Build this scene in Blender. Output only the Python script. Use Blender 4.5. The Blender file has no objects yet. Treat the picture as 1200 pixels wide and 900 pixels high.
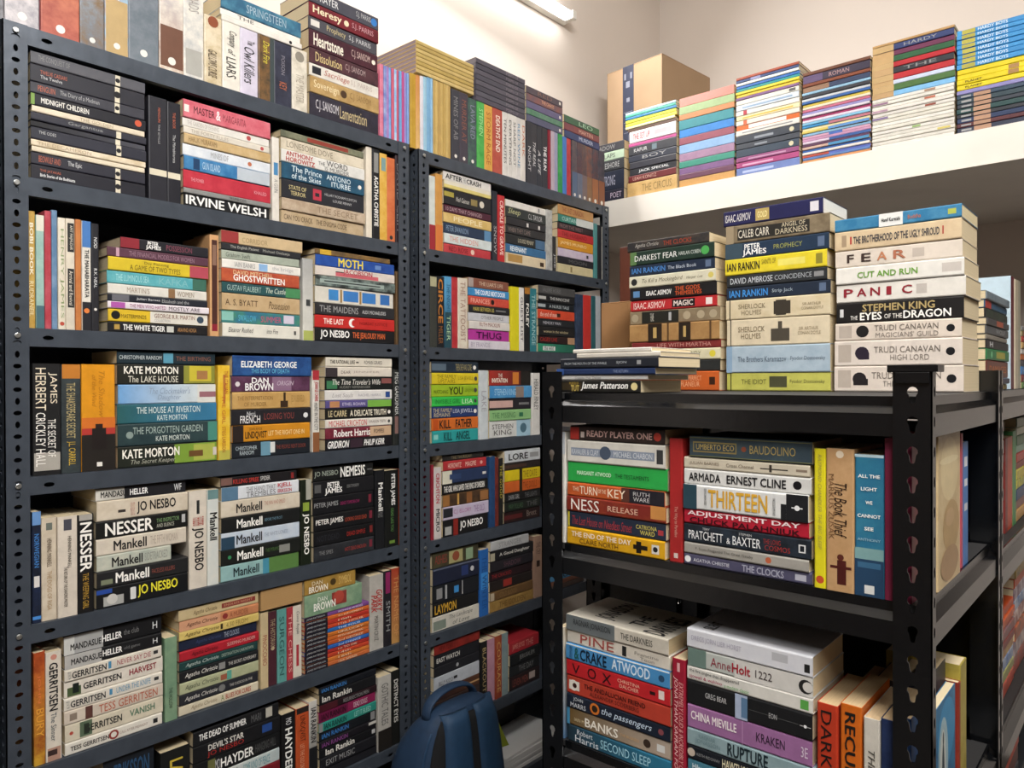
import bpy, bmesh, math, random
from mathutils import Vector, Matrix, geometry

random.seed(7)
SC = bpy.context.scene
COL = SC.collection
# ------------------------------------------------------------------ camera, light, exposure
F_PX, YAW, PITCH, ROLL, EYE = 869.1, 0.7221, -0.0043, -0.0027, 1.355
CF = Vector((-math.sin(YAW) * math.cos(PITCH), math.cos(YAW) * math.cos(PITCH), math.sin(PITCH)))
_r = Vector((math.cos(YAW), math.sin(YAW), 0)); _u = _r.cross(CF)
CR = _r * math.cos(ROLL) + _u * math.sin(ROLL)
CU = _u * math.cos(ROLL) - _r * math.sin(ROLL)
cam_d = bpy.data.cameras.new('camera'); cam = bpy.data.objects.new('camera', cam_d); COL.objects.link(cam)
cam_d.sensor_width = 36; cam_d.lens = F_PX / 1200 * 36; cam_d.clip_start = 0.02
cam.matrix_world = Matrix((( CR.x, CU.x, -CF.x, 0), (CR.y, CU.y, -CF.y, 0), (CR.z, CU.z, -CF.z, EYE), (0, 0, 0, 1)))
SC.camera = cam
SC.view_settings.view_transform = 'Standard'; SC.view_settings.look = 'None'
SC.view_settings.gamma = 1; SC.view_settings.use_curve_mapping = False
SC.view_settings.exposure = 0.2
W = bpy.data.worlds.new('world'); SC.world = W; W.use_nodes = True
W.node_tree.nodes['Background'].inputs[0].default_value = (1, .99, .98, 1)
W.node_tree.nodes['Background'].inputs[1].default_value = 0.2

def area(name, loc, target, sx, sy, watt, col=(1, .985, .965)):
    d = bpy.data.lights.new(name, 'AREA'); d.shape = 'RECTANGLE'; d.size = sx; d.size_y = sy; d.energy = watt; d.color = col
    o = bpy.data.objects.new(name, d); COL.objects.link(o); o.location = loc
    o.rotation_euler = (Vector(target) - Vector(loc)).to_track_quat('-Z', 'Y').to_euler()
    return o
LEFT, BACK, RIGHT, NEAR, CEIL = -1.84, 3.18, 2.1, -2.0, 3.25
area('tube_lamp_on_wall', (LEFT + .14, 1.75, 2.84), (0.6, 1.6, 1.2), 1.2, .06, 24)
area('ceiling_lamp', (0.4, 0.2, CEIL - .22), (0.1, .35, 0), 1.3, .12, 70)
area('ceiling_bounce_fill', (0.4, 0.2, CEIL - .21), (-.4, .6, CEIL + .6), 1.3, .12, 30)  # added upward light: the ceiling bounces it back as soft fill
area('ceiling_lamp_behind', (1.2, -1.1, CEIL - .1), (-.6, .6, 1.0), 1.3, .12, 24)

# ------------------------------------------------------------------ projecting photo positions onto real planes
def ray(u, v): return CF + CR * ((u - 600) / F_PX) - CU * ((v - 450) / F_PX)
def on_x(u, v, X): q = ray(u, v); q = q * (X / q.x); return Vector((q.x, q.y, q.z + EYE))
def on_y(u, v, Y): q = ray(u, v); q = q * (Y / q.y); return Vector((q.x, q.y, q.z + EYE))
def proj(P):
    P = Vector(P) - Vector((0, 0, EYE)); d = P.dot(CF)
    return 600 + F_PX * P.dot(CR) / d, 450 - F_PX * P.dot(CU) / d

# ------------------------------------------------------------------ colours and materials
PAL = dict(W='e6e1d8', C='d8cab0', K='17171b', D='34353b', G='85868a', S='b9bbc0', T='c09a68', B='6b4a33', R='b3272d', M='6b2433', O='d7702c',
           Y='e2bf2b', L='b5c23f', N='3d7d4a', E='2f7f86', A='5fa9d6', U='2c5ca8', V='1d2a4a', P='6d4a86', I='d38aa5', F='b9a9cf', X='b8418f', Q='a9c4a4', Z='c3d6e0')
def srgb(h):
    h = PAL.get(h, h)
    if len(h) == 3: h = ''.join(c * 2 for c in h)
    return tuple(int(h[i:i + 2], 16) / 255 for i in (0, 2, 4))
def lin(h):
    return tuple(c / 12.92 if c <= .04045 else ((c + .055) / 1.055) ** 2.4 for c in srgb(h))
def nodes(name):
    m = bpy.data.materials.new(name); m.use_nodes = True; nt = m.node_tree
    return m, nt, nt.nodes['Principled BSDF']
def mat(name, col, rough=.5, metal=0, var=.12, scale=8, alt=None, bump=0, bscale=60, spec=.5):
    m, nt, b = nodes(name)
    tc = nt.nodes.new('ShaderNodeTexCoord'); n = nt.nodes.new('ShaderNodeTexNoise'); n.inputs['Scale'].default_value = scale; n.inputs['Detail'].default_value = 5
    nt.links.new(tc.outputs['Object'], n.inputs['Vector'])
    mx = nt.nodes.new('ShaderNodeMix'); mx.data_type = 'RGBA'
    c = lin(col); a = lin(alt) if alt else tuple(x * (1 - var * 2) for x in c)
    mx.inputs[6].default_value = (*c, 1); mx.inputs[7].default_value = (*a, 1)
    rp = nt.nodes.new('ShaderNodeMapRange'); rp.inputs[1].default_value = .42; rp.inputs[2].default_value = .72
    nt.links.new(n.outputs['Fac'], rp.inputs[0]); nt.links.new(rp.outputs[0], mx.inputs[0]); nt.links.new(mx.outputs[2], b.inputs['Base Color'])
    b.inputs['Roughness'].default_value = rough; b.inputs['Metallic'].default_value = metal; b.inputs['Specular IOR Level'].default_value = spec
    if bump:
        n2 = nt.nodes.new('ShaderNodeTexNoise'); n2.inputs['Scale'].default_value = bscale; bp = nt.nodes.new('ShaderNodeBump'); bp.inputs['Strength'].default_value = bump
        bp.inputs['Distance'].default_value = .01
        nt.links.new(tc.outputs['Object'], n2.inputs['Vector']); nt.links.new(n2.outputs['Fac'], bp.inputs['Height']); nt.links.new(bp.outputs[0], b.inputs['Normal'])
    return m
def attr_mat(name, rough, mottle):
    m, nt, b = nodes(name)
    a = nt.nodes.new('ShaderNodeAttribute'); a.attribute_name = 'Col'
    if mottle:
        a2 = nt.nodes.new('ShaderNodeAttribute'); a2.attribute_name = 'Alt'
        tc = nt.nodes.new('ShaderNodeTexCoord'); oi = nt.nodes.new('ShaderNodeObjectInfo'); n = nt.nodes.new('ShaderNodeTexNoise')
        n.noise_dimensions = '4D'; n.inputs['Scale'].default_value = 38; n.inputs['Detail'].default_value = 6; n.inputs['Roughness'].default_value = .65
        mm = nt.nodes.new('ShaderNodeMath'); mm.operation = 'MULTIPLY'; mm.inputs[1].default_value = 50
        nt.links.new(oi.outputs['Random'], mm.inputs[0]); nt.links.new(mm.outputs[0], n.inputs['W']); nt.links.new(tc.outputs['Object'], n.inputs['Vector'])
        rp = nt.nodes.new('ShaderNodeMapRange'); rp.inputs[1].default_value = .40; rp.inputs[2].default_value = .66
        mx = nt.nodes.new('ShaderNodeMix'); mx.data_type = 'RGBA'
        nt.links.new(n.outputs['Fac'], rp.inputs[0]); nt.links.new(rp.outputs[0], mx.inputs[0])
        nt.links.new(a.outputs['Color'], mx.inputs[6]); nt.links.new(a2.outputs['Color'], mx.inputs[7]); nt.links.new(mx.outputs[2], b.inputs['Base Color'])
    else:
        nt.links.new(a.outputs['Color'], b.inputs['Base Color'])
    b.inputs['Roughness'].default_value = rough; b.inputs['Specular IOR Level'].default_value = .35
    return m
M_COVER = attr_mat('printed_card_cover', .42, True)
M_INK = attr_mat('printed_ink', .45, False)
def page_material():
    m, nt, b = nodes('page_edges')
    tc = nt.nodes.new('ShaderNodeTexCoord'); n = nt.nodes.new('ShaderNodeTexNoise'); n.inputs['Scale'].default_value = 30
    oi = nt.nodes.new('ShaderNodeObjectInfo')
    at = nt.nodes.new('ShaderNodeAttribute'); at.attribute_name = 'Col'
    w = nt.nodes.new('ShaderNodeTexNoise'); w.inputs['Scale'].default_value = 1.0; w.inputs['Detail'].default_value = 3
    mp = nt.nodes.new('ShaderNodeMapping'); mp.inputs['Scale'].default_value = (900, 900, 900)
    at2 = nt.nodes.new('ShaderNodeAttribute'); at2.attribute_name = 'Alt'     # direction across the leaves
    vm = nt.nodes.new('ShaderNodeVectorMath'); vm.operation = 'MULTIPLY'
    nt.links.new(tc.outputs['Object'], vm.inputs[0]); nt.links.new(at2.outputs['Vector'], vm.inputs[1])
    nt.links.new(vm.outputs[0], mp.inputs['Vector']); nt.links.new(mp.outputs[0], w.inputs['Vector'])
    rp = nt.nodes.new('ShaderNodeMapRange'); rp.inputs[1].default_value = .3; rp.inputs[2].default_value = .7; rp.inputs[3].default_value = .78; rp.inputs[4].default_value = 1.05
    nt.links.new(w.outputs['Fac'], rp.inputs[0])
    mx = nt.nodes.new('ShaderNodeMix'); mx.data_type = 'RGBA'; mx.blend_type = 'MULTIPLY'; mx.inputs[0].default_value = 1
    nt.links.new(at.outputs['Color'], mx.inputs[6]); nt.links.new(rp.outputs[0], mx.inputs[7]); nt.links.new(mx.outputs[2], b.inputs['Base Color'])
    b.inputs['Roughness'].default_value = .9
    return m
M_PAGE = page_material()
M_STEEL = mat('grey_painted_steel', '4a515b', .36, .3, .10, 30, bump=.04)
M_BLACK = mat('black_powder_coat', '0e0f11', .2, .0, .08, 40, bump=.01, spec=.8)
M_BOLT = mat('zinc_bolt', 'c9cbc8', .3, .9, .1, 60)
M_WALL = mat('cream_wall_paint', 'ddd3ca', .85, 0, .03, 1.2, bump=.05, bscale=25)
M_WALL2 = mat('darkened_unseen_wall', '57493d', .85, 0, .05, 2)  # unseen walls darkened so the black units and steel reflect less light
M_LOFT = mat('white_painted_concrete', 'e2dcd2', .7, 0, .04, 5, bump=.12, bscale=12)
M_FLOOR = mat('grey_tile_floor', '4a423b', .5, 0, .1, 3)
M_CEIL = mat('white_ceiling', 'e8e2d8', .9, 0, .02, 1)
M_BOARD = mat('dark_shelf_board', '2b2a2a', .6, 0, .1, 6)
M_CARTON = mat('brown_corrugated_card', '9d8265', .85, 0, .05, 7)
M_CARTON2 = mat('dull_brown_card', '9c734a', .9, 0, .08, 9)
M_WOOD = mat('dark_red_wood', '5a2c1c', .5, 0, .15, 14)
M_PAPER = mat('white_paper', 'd9d8d6', .8, 0, .03, 5)

# ------------------------------------------------------------------ mesh helpers
def link_mesh(name, verts, faces, mats, fm=None, parent=None, col=None, alt=None, smooth=False):
    me = bpy.data.meshes.new(name); me.from_pydata(verts, [], faces)
    for m in (mats if isinstance(mats, (list, tuple)) else [mats]): me.materials.append(m)
    if fm: me.polygons.foreach_set('material_index', fm)
    for nm, data in (('Col', col), ('Alt', alt)):
        if data is not None:
            a = me.color_attributes.new(nm, 'FLOAT_COLOR', 'POINT')
            a.data.foreach_set('color', [x for c in data for x in (*c, 1)])
    if smooth: me.polygons.foreach_set('use_smooth', [True] * len(me.polygons))
    o = bpy.data.objects.new(name, me); COL.objects.link(o)
    if parent: o.parent = parent
    return o
class MB:
    def __init__(s): s.v = []; s.f = []
    def add(s, v, f):
        b = len(s.v); s.v += [tuple(x) for x in v]; s.f += [tuple(b + i for i in q) for q in f]; return s
    def box(s, x0, y0, z0, x1, y1, z1):
        v = [(x, y, z) for z in (z0, z1) for y in (y0, y1) for x in (x0, x1)]
        return s.add(v, [(0, 2, 3, 1), (4, 5, 7, 6), (0, 1, 5, 4), (1, 3, 7, 5), (3, 2, 6, 7), (2, 0, 4, 6)])
    def sweep(s, prof, p0, p1, ex, ey, closed=True):
        # profile points (a, b) along ex, ey, swept from p0 to p1, capped
        n = len(prof); p0, p1, ex, ey = map(Vector, (p0, p1, ex, ey))
        v = [p + ex * a + ey * b for p in (p0, p1) for a, b in prof]
        return s.add(v, [(i, (i + 1) % n, n + (i + 1) % n, n + i) for i in range(n)] + [tuple(range(n))[::-1], tuple(range(n, 2 * n))])
    def plate(s, outer, holes, o, ex, ey, ez, t):
        # flat plate with holes cut through; outer/holes are 2-D loops in ex, ey; thickness t along -ez
        o, ex, ey, ez = map(Vector, (o, ex, ey, ez))
        loops = [outer] + holes; flat = [p for l in loops for p in l]
        tris = geometry.tessellate_polygon([[Vector((a, b, 0)) for a, b in l] for l in loops])
        n = len(flat); v = [o + ex * a + ey * b - ez * (t * k) for k in (0, 1) for a, b in flat]
        fs = []
        for a, b, c in tris:
            A, B, Cc = (Vector(flat[i]) for i in (a, b, c))
            if (B - A).cross(Cc - A) < 0: b, c = c, b
            fs += [(a, b, c), (n + a, n + c, n + b)]
        k = 0
        for l in loops:
            m = len(l)
            fs += [(k + i, k + (i + 1) % m, n + k + (i + 1) % m, n + k + i) for i in range(m)]; k += m
        return s.add(v, fs)
    def build(s, name, m, parent=None, bevel=0, smooth=False, subd=0):
        o = link_mesh(name, s.v, s.f, m, parent=parent, smooth=smooth)
        bm = bmesh.new(); bm.from_mesh(o.data); bmesh.ops.recalc_face_normals(bm, faces=bm.faces); bm.to_mesh(o.data); bm.free()
        if bevel:
            b = o.modifiers.new('bevel', 'BEVEL'); b.width = bevel; b.segments = 2; b.limit_method = 'ANGLE'
        if subd:
            b = o.modifiers.new('subd', 'SUBSURF'); b.levels = subd; b.render_levels = subd
        return o
def empty(name, loc, rz=0, label=None, cat=None, group=None):
    o = bpy.data.objects.new(name, None); COL.objects.link(o); o.location = loc; o.rotation_euler = (0, 0, rz); o.empty_display_size = .05
    return tag(o, label, cat, group)
def tag(o, label=None, cat=None, group=None, kind=None):
    for k, v in (('label', label), ('category', cat), ('group', group), ('kind', kind)):
        if v: o[k] = v
    return o
def struct(name, m, *boxes):
    b = MB()
    for x in boxes: b.box(*x)
    return tag(b.build(name, m), kind='structure')

# ------------------------------------------------------------------ the room
LOFT_Y, LOFT_Z, LOFT_B = 2.30, EYE + .664, EYE + .568
struct('floor', M_FLOOR, (LEFT - .1, NEAR - .1, -.1, RIGHT + .1, BACK + .1, 0))
struct('ceiling', M_CEIL, (LEFT - .1, NEAR - .1, CEIL, RIGHT + .1, BACK + .1, CEIL + .1))
struct('wall_left', M_WALL, (LEFT - .1, NEAR - .1, 0, LEFT, BACK + .1, CEIL))
struct('wall_back', M_WALL, (LEFT, BACK, 0, RIGHT, BACK + .1, CEIL))
struct('wall_right', M_WALL2, (RIGHT, NEAR - .1, 0, RIGHT + .1, BACK + .1, CEIL))
struct('wall_near', M_WALL2, (LEFT, NEAR - .1, 0, RIGHT, NEAR, CEIL))
struct('loft_slab', M_LOFT, (LEFT, LOFT_Y, LOFT_B, RIGHT, BACK, LOFT_Z))

# ------------------------------------------------------------------ steel racks of slotted angle
RX = -1.5          # front plane of the grey racks
RACK_D = .325
def oval(cx, cy, rx, ry, n=10):
    return [(cx + rx * math.cos(2 * math.pi * i / n), cy + ry * math.sin(2 * math.pi * i / n)) for i in range(n)]
def slotted(b, w, h, o, ex, ez_n, t, flip=0):
    holes = []; k = flip; z = .03
    while z < h - .02:
        holes.append(oval(w * .52, z, .0038, .0062) if k % 2 else oval(w * .52, z, .0066, .0042)); z += .0205; k += 1
    return b.plate([(0, 0), (w, 0), (w, h), (0, h)], holes, o, ex, (0, 0, 1), ez_n, t)
def rack(label, y0, y1, shelf_z, group='grey steel racks along the wall'):
    H = shelf_z[0]; root = empty('shelving_rack', (RX, y0, 0), 0, label, 'shelving rack', group)
    Wd = y1 - y0; fw = .038
    bolt_v = []
    for (yy, s) in ((0, 1), (Wd, -1)):
        for (xx, q) in ((0, 1), (-RACK_D, -1)):
            b = MB()
            # flange facing the aisle (or the wall)
            ya = yy if s > 0 else yy - fw
            slotted(b, fw, H, (xx, ya, 0), (0, 1, 0), (q, 0, 0), .002)
            # flange on the end of the rack
            xa = xx - (fw if q > 0 else 0)
            slotted(b, fw, H, (xa, yy, 0), (1, 0, 0), (0, -s, 0), .002, 1)
            up = b.build('upright', M_STEEL, root)
            if q > 0:
                for z in shelf_z:
                    bb = MB(); cx, cy, cz = 0, ya + fw * .52, z - .014
                    for r0, x0, x1 in ((.0052, 0, .0035),):
                        p = [(r0 * math.cos(a * math.pi / 4), r0 * math.sin(a * math.pi / 4)) for a in range(8)]
                        bb.sweep(p, (x0, cy, cz), (x1, cy, cz), (0, 1, 0), (0, 0, 1))
                    bb.build('bolt', M_BOLT, up, bevel=.0012)
    MB().box(-RACK_D - .0015, .0, .05, -RACK_D - .0002, Wd, H - .002).build('back_panel', M_STEEL, root)  # added sheet: keeps gaps between books dark instead of showing the pale wall
    for z in shelf_z:
        b = MB(); e = .0025; lip = .031
        b.box(-RACK_D + e, e, z - .0015, -e, Wd - e, z)
        L2 = Wd - 2 * e
        b.plate([(0, 0), (L2, 0), (L2, lip), (0, lip)], [oval(fw + .028, lip * .52, .009, .0042), oval(L2 - fw - .028, lip * .52, .009, .0042)], (-e, e, z - lip - .0015), (0, 1, 0), (0, 0, 1), (1, 0, 0), .0015)
        b.box(-RACK_D + e, e, z - lip, -RACK_D + e + .0015, Wd - e, z - .0015)
        b.box(-.016, e, z - lip - .0015, -e - .0015, Wd - e, z - lip)
        b.box(-RACK_D + e, e, z - lip, -e, e + .0015, z - .0015); b.box(-RACK_D + e, Wd - e - .0015, z - lip, -e, Wd - e, z - .0015)
        b.build('shelf_board', M_STEEL, root)
    return root
Z1 = [EYE + a for a in (.626, .3615, .0955, -.1675, -.430, -.6855, -.950, -1.215)]
Z2 = [EYE + a for a in (.6225, .3595, .0925, -.173, -.4375, -.694, -.957, -1.215)]
R1Y0, R1Y1 = on_x(3.5, 200, RX).y, on_x(480.3, 290, RX).y
R2Y0, R2Y1 = on_x(490.5, 290, RX).y, on_x(713.5, 260, RX).y
rack('nearer tall grey slotted-angle steel rack, crammed with paperbacks, its hole-punched post at picture edge', R1Y0, R1Y1, Z1)
rack('farther tall grey slotted-angle steel rack, against the white loft, behind the blue backpack', R2Y0, R2Y1, Z2)
rack('grey steel rack of which only the hole-punched corner post shows, beside the nearer rack', R1Y0 - .93, R1Y0 - .012, [z - .004 for z in Z1])

# ------------------------------------------------------------------ black boltless units
UY = 1.0
UX0, UX1 = on_y(634.5, 480, UY).x, on_y(1093, 560, UY).x
U_TOP = on_y(720, 461, UY).z
U_A = on_y(662, 637, UY + .01).z
U_B = on_y(661, 868, UY + .01).z
UD = .485
def keyhole(cx, cy, s=1):
    up = [(cx + .0062 * math.cos(a), cy + .0062 * math.sin(a)) for a in [math.radians(x) for x in range(-50, 231, 35)]]
    return up + [(cx - .0028, cy - .0125), (cx - .0015, cy - .0145), (cx + .0015, cy - .0145), (cx + .0028, cy - .0125)]
def unit(label, x0, x1, y0, y1, shelves, top_ext, caps, end=False):
    root = empty('boltless_shelving_unit', (x0, y0, 0), 0, label, 'shelving unit', 'black shelving units')
    wx, wy = x1 - x0, y1 - y0; fw = .044; sf = .017; H = shelves[0] + top_ext
    for ix, (xx, sx) in enumerate(((0, 1), (wx, -1))):
        for iy, (yy, sy) in enumerate(((0, 1), (wy, -1))):
            b = MB(); holes = []; z = H - .030
            while z > .05: holes.append(keyhole(fw * .5, z)); z -= .0365
            xa = 0 if sx > 0 else wx - fw
            b.plate([(0, 0), (fw, 0), (fw, H), (0, H)], holes if sy > 0 else [], (xa, yy, 0), (1, 0, 0), (0, 0, 1), (0, -sy, 0), .002)
            ya = 0 if sy > 0 else wy - sf
            holes = []; z = H - .030
            while z > .05: holes.append(oval(sf * .55, z, .004, .007, 8)); z -= .0365
            b.plate([(0, 0), (sf, 0), (sf, H), (0, H)], holes, (xx, ya, 0), (0, 1, 0), (0, 0, 1), (-sx, 0, 0), .002)
            up = b.build('upright', M_BLACK, root)
            if (ix, iy) in caps:
                c = MB(); g = .006
                c.box(xa - g, min(yy, yy + sy * .03) - .003, H - .006, xa + fw + g, max(yy, yy + sy * .03) + .003, H + .003)
                c.box(xa + .003, yy - .003, H - .02, xa + fw - .003, yy, H - .006) if sy > 0 else None
                c.build('end_cap', M_BLACK, up, bevel=.001)
    if end: MB().box(.003, .020, .13, wx - .046, .024, shelves[0] - .055).build('added_blackout_panel', M_BLACK, root)  # added dark sheet so gaps above the front unit's books stay black
    prof = [(0, 0), (0, -.0125), (.011, -.0215), (.011, -.050), (-.006, -.050), (-.006, -.046), (.0075, -.046), (.0075, -.023), (-.003, -.0145), (-.003, 0)]
    for z in shelves:
        g = .0135
        for p0, p1, n in (((fw - .004, g, z), (wx - fw + .004, g, z), (0, -1, 0)), ((fw - .004, wy - g, z), (wx - fw + .004, wy - g, z), (0, 1, 0)),
                          ((g, sf - .003, z), (g, wy - sf + .003, z), (-1, 0, 0)), ((wx - g, sf - .003, z), (wx - g, wy - sf + .003, z), (1, 0, 0))):
            MB().sweep(prof, p0, p1, n, (0, 0, 1)).build('beam', M_BLACK, root)
        MB().box(.0136, .0136, z - .010, wx - .0136, wy - .0136, z - .0002).build('shelf_board', M_BOARD, root)
    return root
unit('black boltless shelving unit in front, its keyhole posts facing the camera', UX0, UX1, UY, UY + UD, [U_TOP, U_A, U_B, U_B - .33, .12], .036, ((1, 0),))
U2Y0, U2Y1 = UY + UD + .012, 2.75
U2X0 = -1.075
U2_A = on_x(1170, 657, UX1 - .005).z
U2_B = on_x(1170, 880, UX1 - .005).z
unit('black shelving unit behind the front one, side shelves full of magazines', U2X0, UX1, U2Y0, U2Y1, [U_TOP, U2_A, U2_B, U2_B - .33], .036, (), True)

# ------------------------------------------------------------------ books
def cname(h):
    import colorsys
    r, g, b = srgb(h); hh, l, s = colorsys.rgb_to_hls(r, g, b); hh *= 360
    mx, mn = max(r, g, b), min(r, g, b); ch = mx - mn
    if mx < .17: return 'black'
    if ch < .055: return 'charcoal' if mx < .36 else 'grey' if mx < .72 else 'white'
    if ch < .16 and l > .72: return 'white' if l > .86 else ('cream' if 15 < hh < 75 else 'pale grey')
    if mx < .3 and ch < .09: return 'charcoal'
    if hh < 14 or hh >= 342: return 'pink' if l > (.55 if s < .55 else .66) else 'maroon' if mx < .52 else 'red'
    if hh < 42: return ('cream' if l > .74 else 'tan' if l > .52 and s < .62 else 'brown' if mx < .62 else 'orange')
    if hh < 66: return 'cream' if l > .74 else ('olive' if mx < .6 else 'yellow' if s > .5 else 'tan')
    if hh < 90: return 'lime' if s > .42 else 'pale green' if l > .55 else 'olive'
    if hh < 165: return 'pale green' if l > .65 else 'dark green' if mx < .36 else 'green'
    if hh < 200: return 'pale blue' if l > .72 else 'dark teal' if mx < .36 else 'teal'
    if hh < 255: return 'pale blue' if l > .72 else 'navy' if mx < .40 else 'blue'
    if hh < 300: return 'lilac' if l > .62 else 'purple'
    return 'pink' if l > .58 else 'magenta' if s > .4 and mx > .5 else 'plum'

_tc = {}
def text_geo(txt, bold, ital):
    k = (txt, bold, ital)
    if k not in _tc:
        c = bpy.data.curves.new('t', 'FONT'); c.body = txt.replace('_', ' '); c.resolution_u = 2; c.fill_mode = 'FRONT'
        c.offset = 0; c.shear = .28 if ital else 0
        o = bpy.data.objects.new('t', c); COL.objects.link(o); bpy.context.view_layer.update()
        me = bpy.data.meshes.new_from_object(o.evaluated_get(bpy.context.evaluated_depsgraph_get()))
        vs = [(v.co.x, v.co.y, 0) for v in me.vertices]; fs = [tuple(p.vertices) for p in me.polygons]
        if bold:      # heavier letters: the outline printed again a hair to each side
            nv, vs0, fs0 = len(vs), list(vs), list(fs)
            for q, (dx, dy) in enumerate(((.045, 0), (.022, .018), (.022, -.018))):
                vs += [(a + dx, c_ + dy, q + 1) for a, c_, l in vs0]; fs += [tuple(i + nv * (q + 1) for i in f) for f in fs0]
        bpy.data.objects.remove(o); bpy.data.curves.remove(c); bpy.data.meshes.remove(me)
        if vs:
            x0, x1 = min(p[0] for p in vs), max(p[0] for p in vs); y0, y1 = min(p[1] for p in vs), max(p[1] for p in vs)
            vs = [((a - x0) / max(x1 - x0, 1e-6), (b - y0) / max(y1 - y0, 1e-6), l) for a, b, l in vs]
            asp = (x1 - x0) / max(y1 - y0, 1e-6)
        else: asp = 1
        _tc[k] = (vs, fs, asp)
    return _tc[k]

CAPS = []; SHELVES = {}
BOOKS = []      # every book: dict with geometry, place, projected size, label parts
ORD = 'zeroth first second third fourth fifth sixth seventh eighth ninth tenth eleventh twelfth thirteenth fourteenth fifteenth sixteenth seventeenth eighteenth nineteenth twentieth'.split()
def ordn(n):
    return ORD[n] if n <= 20 else ('twenty-' + ORD[n - 20] if n < 30 else 'thirtieth' if n == 30 else 'thirty-' + ORD[n - 30] if n < 40 else 'fortieth' if n == 40 else 'forty-' + ORD[n - 40] if n < 50 else 'fifty-' + ORD[n - 50])
def num(s): return float(s)
def make_book(L, T, D, col, items, vertical, pages='d6c4a0', hard=False, rev=False):
    """cover / page / lettering geometry in the book's own axes: s along the spine, t across it, y inward."""
    A = lin(col); alt = None; grad = None; decor = []; texts = []; decor_t = []; board = []
    for it in items:
        if not it or it in ('H', 'REV'): continue
        c = it[0]
        if c == '%': alt = lin(it[1:])
        elif c == '>': grad = lin(it[1:])
        elif c == '#': decor.append(it[1:].split(';'))
        elif c == '^': pages = it[1:]
        elif c == 'o' and it[1:2] in '.01' and it.count(';') == 3: decor.append(['o'] + it[1:].split(';'))
        elif c in '=&' and it[1:2] != ';': pass
        elif c == '!': board.append(it[1:].split(';'))
        elif c in '$@': decor_t.append(it.split(';'))
        else: texts.append(it.split(';'))
    P = (lambda s, t, y: (t, y, L - s)) if vertical else (lambda s, t, y: (s, y, t))
    c = .0022 if hard else .0009; r = min(.0022, T * .22)
    if hard or rev: r = min(.0016, T * .2)
    prof = [(0, D), (0, r), (r * .3, r * .3), (r, 0), (T - r, 0), (T - r * .3, r * .3), (T, r), (T, D)]
    inner = [(T - c, D), (T - c, c + r * .5), (c, c + r * .5), (c, D)]
    prof = prof + inner; n = len(prof)
    cv, cf, cc, ca = [], [], [], []
    NS = 6 if grad else 1
    for k in range(NS + 1):
        for t, y in prof:
            cv.append(P(L * k / NS, t, y))
            q = k / NS
            cc.append(tuple(a * (1 - q) + b * q for a, b in zip(A, grad)) if grad else A); ca.append(alt or tuple(x * .86 for x in cc[-1]))
    for k in range(NS):
        cf += [(k * n + i, k * n + (i + 1) % n, (k + 1) * n + (i + 1) % n, (k + 1) * n + i) for i in range(n)]
    for b, rv in ((0, 1), (NS * n, 0)):
        for q in ((0, 1, 10, 11), (1, 2, 3, 10), (3, 4, 9, 10), (4, 5, 6, 9), (6, 7, 8, 9)):
            cf.append(tuple(b + i for i in (q[::-1] if rv else q)))
    fmat = [0] * len(cf)
    def quad(pts, col, y, tgt):
        v, f, cl, al = tgt
        b = len(v); v += [P(s, t, y) for s, t in pts]; f.append(tuple(b + i for i in range(len(pts)))); cl += [col] * len(pts); al += [tuple(x * .9 for x in col)] * len(pts)
    mc = (cv, cf, cc, ca)
    lay = 0
    for d in decor:
        lay += 1; y = -.00006 * min(lay, 5)
        if d[0] == 'o':
            x, yy, rr, cl = num(d[1]), num(d[2]), num(d[3]), lin(d[4])
            quad([(L * x + T * rr * math.cos(a), T * yy + T * rr * math.sin(a)) for a in [i * math.pi / 7 for i in range(14)]], cl, y, mc)
        else:
            x0, x1, cl = num(d[0]), num(d[1]), lin(d[2]); y0, y1 = (num(d[3]), num(d[4])) if len(d) > 4 else (0.04, .96)
            quad([(L * x0, T * y0), (L * x1, T * y0), (L * x1, T * y1), (L * x0, T * y1)], cl, y, mc)
        fmat.append(0)
    for d in board:      # ellipse printed on the cover board on the t = T side
        x0, x1, y0, y1 = map(num, d[:4]); cl = lin(d[4]); lay += 1; k0 = len(cv)
        cv += [P(L * ((x0 + x1) / 2 + (x1 - x0) / 2 * math.cos(i * math.pi / 10)), T + .00012 * lay, D * ((y0 + y1) / 2 + (y1 - y0) / 2 * math.sin(i * math.pi / 10))) for i in range(20)]
        cf.append(tuple(range(k0, k0 + 20))); cc += [cl] * 20; ca += [tuple(x * .9 for x in cl)] * 20; fmat.append(0)
    tv, tf, tc_ = [], [], []; cuts = []
    for d in texts:
        txt, x0 = d[0], num(d[1]); x1 = num(d[2]) if d[2] else None; cl = lin(d[3])
        y0, y1 = (num(d[4]), num(d[5])) if len(d) > 5 and d[4] else (.24, .76)
        fl = d[-1] if d[-1] in ('b', 'i', 'bi') else ''
        vs, fs, asp = text_geo(txt, 'b' in fl, 'i' in fl)
        if x1 is None: x1 = x0 + asp * T * (y1 - y0) / L * .85
        cuts.append((len(tv), len(tf))); b = len(tv)
        tv += [P(L * (x0 + (x1 - x0) * a), T * (y0 + (y1 - y0) * q), -.0006 - l * .00004) for a, q, l in vs]
        tf += [tuple(b + i for i in f) for f in fs]; tc_ += [cl] * len(vs)
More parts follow.
